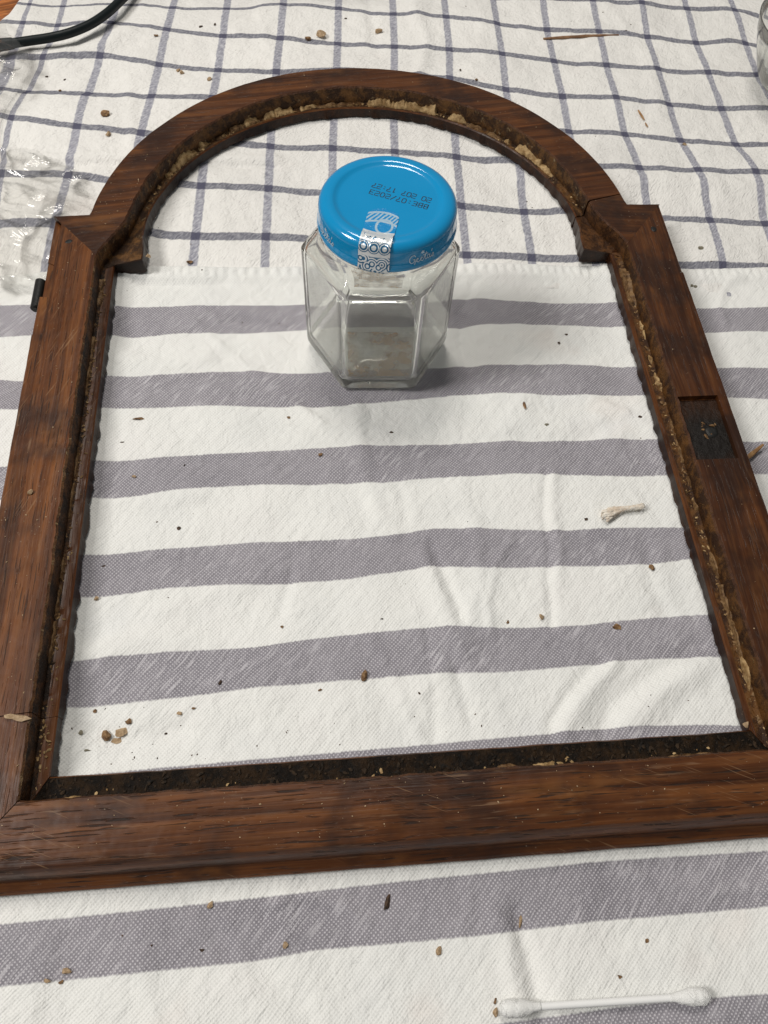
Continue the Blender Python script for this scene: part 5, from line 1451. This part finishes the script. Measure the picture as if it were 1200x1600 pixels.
# fine dust: on the cloth and on the frame
rn = random.Random(21)
items = []
for _ in range(130):
    x, y = rn.uniform(-0.25, 0.25), rn.uniform(-0.05, 0.58)
    if rn.random() > 0.55: x, y = rn.gauss(0.02, 0.10), rn.gauss(0.28, 0.12)
    if abs(abs(x) - 0.152) < 0.018 and 0.02 < y < 0.36: continue
    if abs(math.hypot(x, y - YC) - 0.138) < 0.016 and y > 0.34: continue
    if math.hypot(x - JX, y - JY) < 0.037 or 0.02 < y < 0.064 : continue
    g = ground(x, y)
    if g > -0.006: items.append((x, y, g - 0.0001, 0.00018 + 0.00042 * rn.random() ** 3, 1 + rn.random()))
for _ in range(120):                          # powder knocked off the rebate, close to the wood and the pile
    q = rn.random()
    if q < 0.35: x, y = rn.gauss(-0.112, 0.014), rn.gauss(0.080, 0.012)
    elif q < 0.6: x, y = rn.choice((-1, 1)) * (0.132 - abs(rn.gauss(0, 0.012))), rn.uniform(0.07, 0.32)
    else: x, y = rn.uniform(-0.12, 0.12), 0.066 + abs(rn.gauss(0, 0.008))
    if math.hypot(x - JX, y - JY) < 0.037 or abs(x) > 0.133 or y < 0.064: continue
    items.append((x, y, ground(x, y) - 0.0001, 0.00012 + 0.00028 * rn.random() ** 3, 1 + rn.random()))
tag(scatter('fine_dust', None, M['crumb_d'], items, Vector((0, 0, 0))), 'fine dark dust specks scattered over both cloths', 'dust')
items = []
for _ in range(420):
    q = rn.random()
    if q < 0.30: x, y = -rn.uniform(0.143, 0.166), rn.uniform(0.06, 0.345)
    elif q < 0.42: x, y = rn.uniform(0.143, 0.166), rn.uniform(0.06, 0.345)
    elif q < 0.72: x, y = rn.uniform(-0.15, 0.15), rn.uniform(0.031, 0.0505)
    else:
        d = rn.uniform(8, 172) if q < 0.9 else rn.uniform(158, 176)
        x, y = arc(rn.uniform(RR + 0.002, RO - 0.002), d)
    if x > 0 and 0.18 < y < 0.22 and x > 0.142: continue
    items.append((x, y, T + 0.00005, 0.00010 + 0.00026 * rn.random() ** 3, 1 + rn.random()))
tag(scatter('fine_grit', None, M['crumb_t'], items, Vector((0, 0, 0))), 'fine pale grit sprinkled on the upper faces of the oak frame', 'grit')

# ---------------------------------------------------------------- black cable
def catmull(pts, n):
    out = []
    P = [Vector(p) for p in pts]
    for i in range(len(P) - 1):
        a, b_, c, d = P[max(i - 1, 0)], P[i], P[i + 1], P[min(i + 2, len(P) - 1)]
        for k in range(n):
            t = k / n
            out.append(0.5 * ((2 * b_) + (-a + c) * t + (2 * a - 5 * b_ + 4 * c - d) * t * t + (-a + 3 * b_ - 3 * c + d) * t ** 3))
    out.append(P[-1]); return out
cable = tag(empty('power_cable', (-0.19, 0.54, 0)), 'black rubber cable curving across the top left corner of the checked cloth', 'cable')
CO = Vector((-0.19, 0.54, 0))
pts = catmull([(-0.095, 0.720, 0.0036), (-0.128, 0.648, 0.0036), (-0.1451, 0.6063, 0.0036), (-0.1559, 0.5822, 0.0038), (-0.1635, 0.5667, 0.0042), (-0.1728, 0.5531, 0.0048),
               (-0.1842, 0.5428, 0.0054), (-0.196, 0.5371, 0.0056), (-0.2080, 0.5339, 0.0056), (-0.2195, 0.5309, 0.0056)], 10)
vs, fs = tube([p - CO for p in pts], 0.0029, 18)
mesh_obj('cord', vs, fs, M['rubber'], cable, True, 50)
pts = [(-0.2190, 0.5310, 0.0056), (-0.2196, 0.5309, 0.0056), (-0.2240, 0.5298, 0.0056), (-0.2300, 0.5283, 0.0056), (-0.2310, 0.5281, 0.0056)]
vs, fs = tube([Vector(p) - CO for p in pts], [0.0031, 0.0034, 0.0037, 0.0038, 0.0030], 18)
plug = mesh_obj('plug', vs, fs, M['rubber'], cable, True, 40)
pts = [(-0.2302, 0.5283, 0.0056), (-0.2390, 0.5262, 0.0056), (-0.2420, 0.5255, 0.0056)]
vs, fs = tube([Vector(p) - CO for p in pts], [0.0025, 0.0025, 0.0016], 18)
mesh_obj('plug_tip', vs, fs, M['steel'], plug, True, 40)

# ---------------------------------------------------------------- clear plastic film
def film(name, outline, amp, base, seed, label, n=120, dome=0.0):
    xs = [p[0] for p in outline]; ys = [p[1] for p in outline]
    x0, x1, y0, y1 = min(xs), max(xs), min(ys), max(ys)
    def inside(x, y):
        c = False; j = len(outline) - 1
        for i in range(len(outline)):
            xi, yi = outline[i]; xj, yj = outline[j]
            if (yi > y) != (yj > y) and x < (xj - xi) * (y - yi) / (yj - yi) + xi: c = not c
            j = i
        return c
    idx = {}; vs, fs = [], []
    m = int(n * (y1 - y0) / (x1 - x0))
    def vert(i, j):
        if (i, j) not in idx:
            x = x0 + (x1 - x0) * i / n; y = y0 + (y1 - y0) * j / m
            rid = 1 - abs(noise.noise(Vector((x * 26 - y * 14 + seed, y * 30 + x * 20, 1.0)))) * 4.5
            rid2 = 1 - abs(noise.noise(Vector((x * 40 + y * 44, y * 40 - x * 34 + seed, 4.0)))) * 4.5
            sm = noise.noise(Vector((x * 30, y * 30, seed)))
            z = base + amp * (0.5 + 0.5 * sm) * (0.25 + 0.6 * max(0, rid) + 0.5 * max(0, rid2)) + dome * math.exp(-((x - 0.5 * (x0 + x1)) / (0.3 * (x1 - x0))) ** 2)
            idx[(i, j)] = len(vs)
            vs.append((x + 0.0015 * noise.noise(Vector((x * 90, y * 90, 2))), y + 0.0015 * noise.noise(Vector((x * 90, y * 90, 7))), max(z, ground(x, y) + 0.0006)))
        return idx[(i, j)]
    for i in range(n):
        for j in range(m):
            if inside(x0 + (x1 - x0) * (i + 0.5) / n, y0 + (y1 - y0) * (j + 0.5) / m):
                fs.append((vert(i, j), vert(i + 1, j), vert(i + 1, j + 1), vert(i, j + 1)))
    o = mesh_obj(name, vs, fs, M['film'])
    return tag(o, label, 'plastic film')
film('plastic_film', [(-0.290, 0.438), (-0.214, 0.4320), (-0.190, 0.4265), (-0.168, 0.4110), (-0.160, 0.398), (-0.1545, 0.3800), (-0.1530, 0.3600), (-0.1690, 0.3575), (-0.1720, 0.325), (-0.176, 0.318), (-0.196, 0.312), (-0.29, 0.322)],
     0.0055, 0.0008, 3.0, 'crumpled clear plastic film lying beside the top left shoulder of the frame', 130)
film('plastic_film', [(-0.290, 0.590), (-0.245, 0.567), (-0.236, 0.560), (-0.226, 0.5480), (-0.2205, 0.5340), (-0.2090, 0.520), (-0.204, 0.508), (-0.208, 0.490), (-0.215, 0.468), (-0.29, 0.460)],
     0.0060, 0.0085, 8.0, 'clear plastic wrapping around the end of the black cable at the left edge', 130)

# ---------------------------------------------------------------- glass bowl at the right edge
def bowl():
    cx, cy = 0.3065, 0.487
    out = [(0.0, 0.0015), (0.020, 0.0012), (0.026, 0.0002), (0.029, 0.0006), (0.0315, 0.0030), (0.0350, 0.0090), (0.0400, 0.0200), (0.0440, 0.0300), (0.0465, 0.0390), (0.0466, 0.0398),
           (0.0460, 0.0402), (0.0453, 0.0396), (0.0428, 0.0300), (0.0388, 0.0202), (0.0335, 0.0090), (0.0285, 0.0044), (0.018, 0.0036), (0.0, 0.0036)]
    n = 96; vs, fs = [], []
    for r, z in out:
        for i in range(n):
            a = 2 * math.pi * i / n; vs.append((max(r, 1e-5) * math.cos(a), max(r, 1e-5) * math.sin(a), z))
    for q in range(len(out) - 1):
        for i in range(n): fs.append((q * n + i, q * n + (i + 1) % n, (q + 1) * n + (i + 1) % n, (q + 1) * n + i))
    o = mesh_obj('glass_bowl', vs, fs, M['glass'], None, True, 60)
    bm = bmesh.new(); bm.from_mesh(o.data); bmesh.ops.remove_doubles(bm, verts=bm.verts, dist=2e-5); bmesh.ops.recalc_face_normals(bm, faces=bm.faces); bm.to_mesh(o.data); bm.free()
    o.location = (cx, cy, 0.0)
    return tag(o, 'clear glass vessel cut off by the right edge on the checked cloth', 'glass bowl')
bowl()
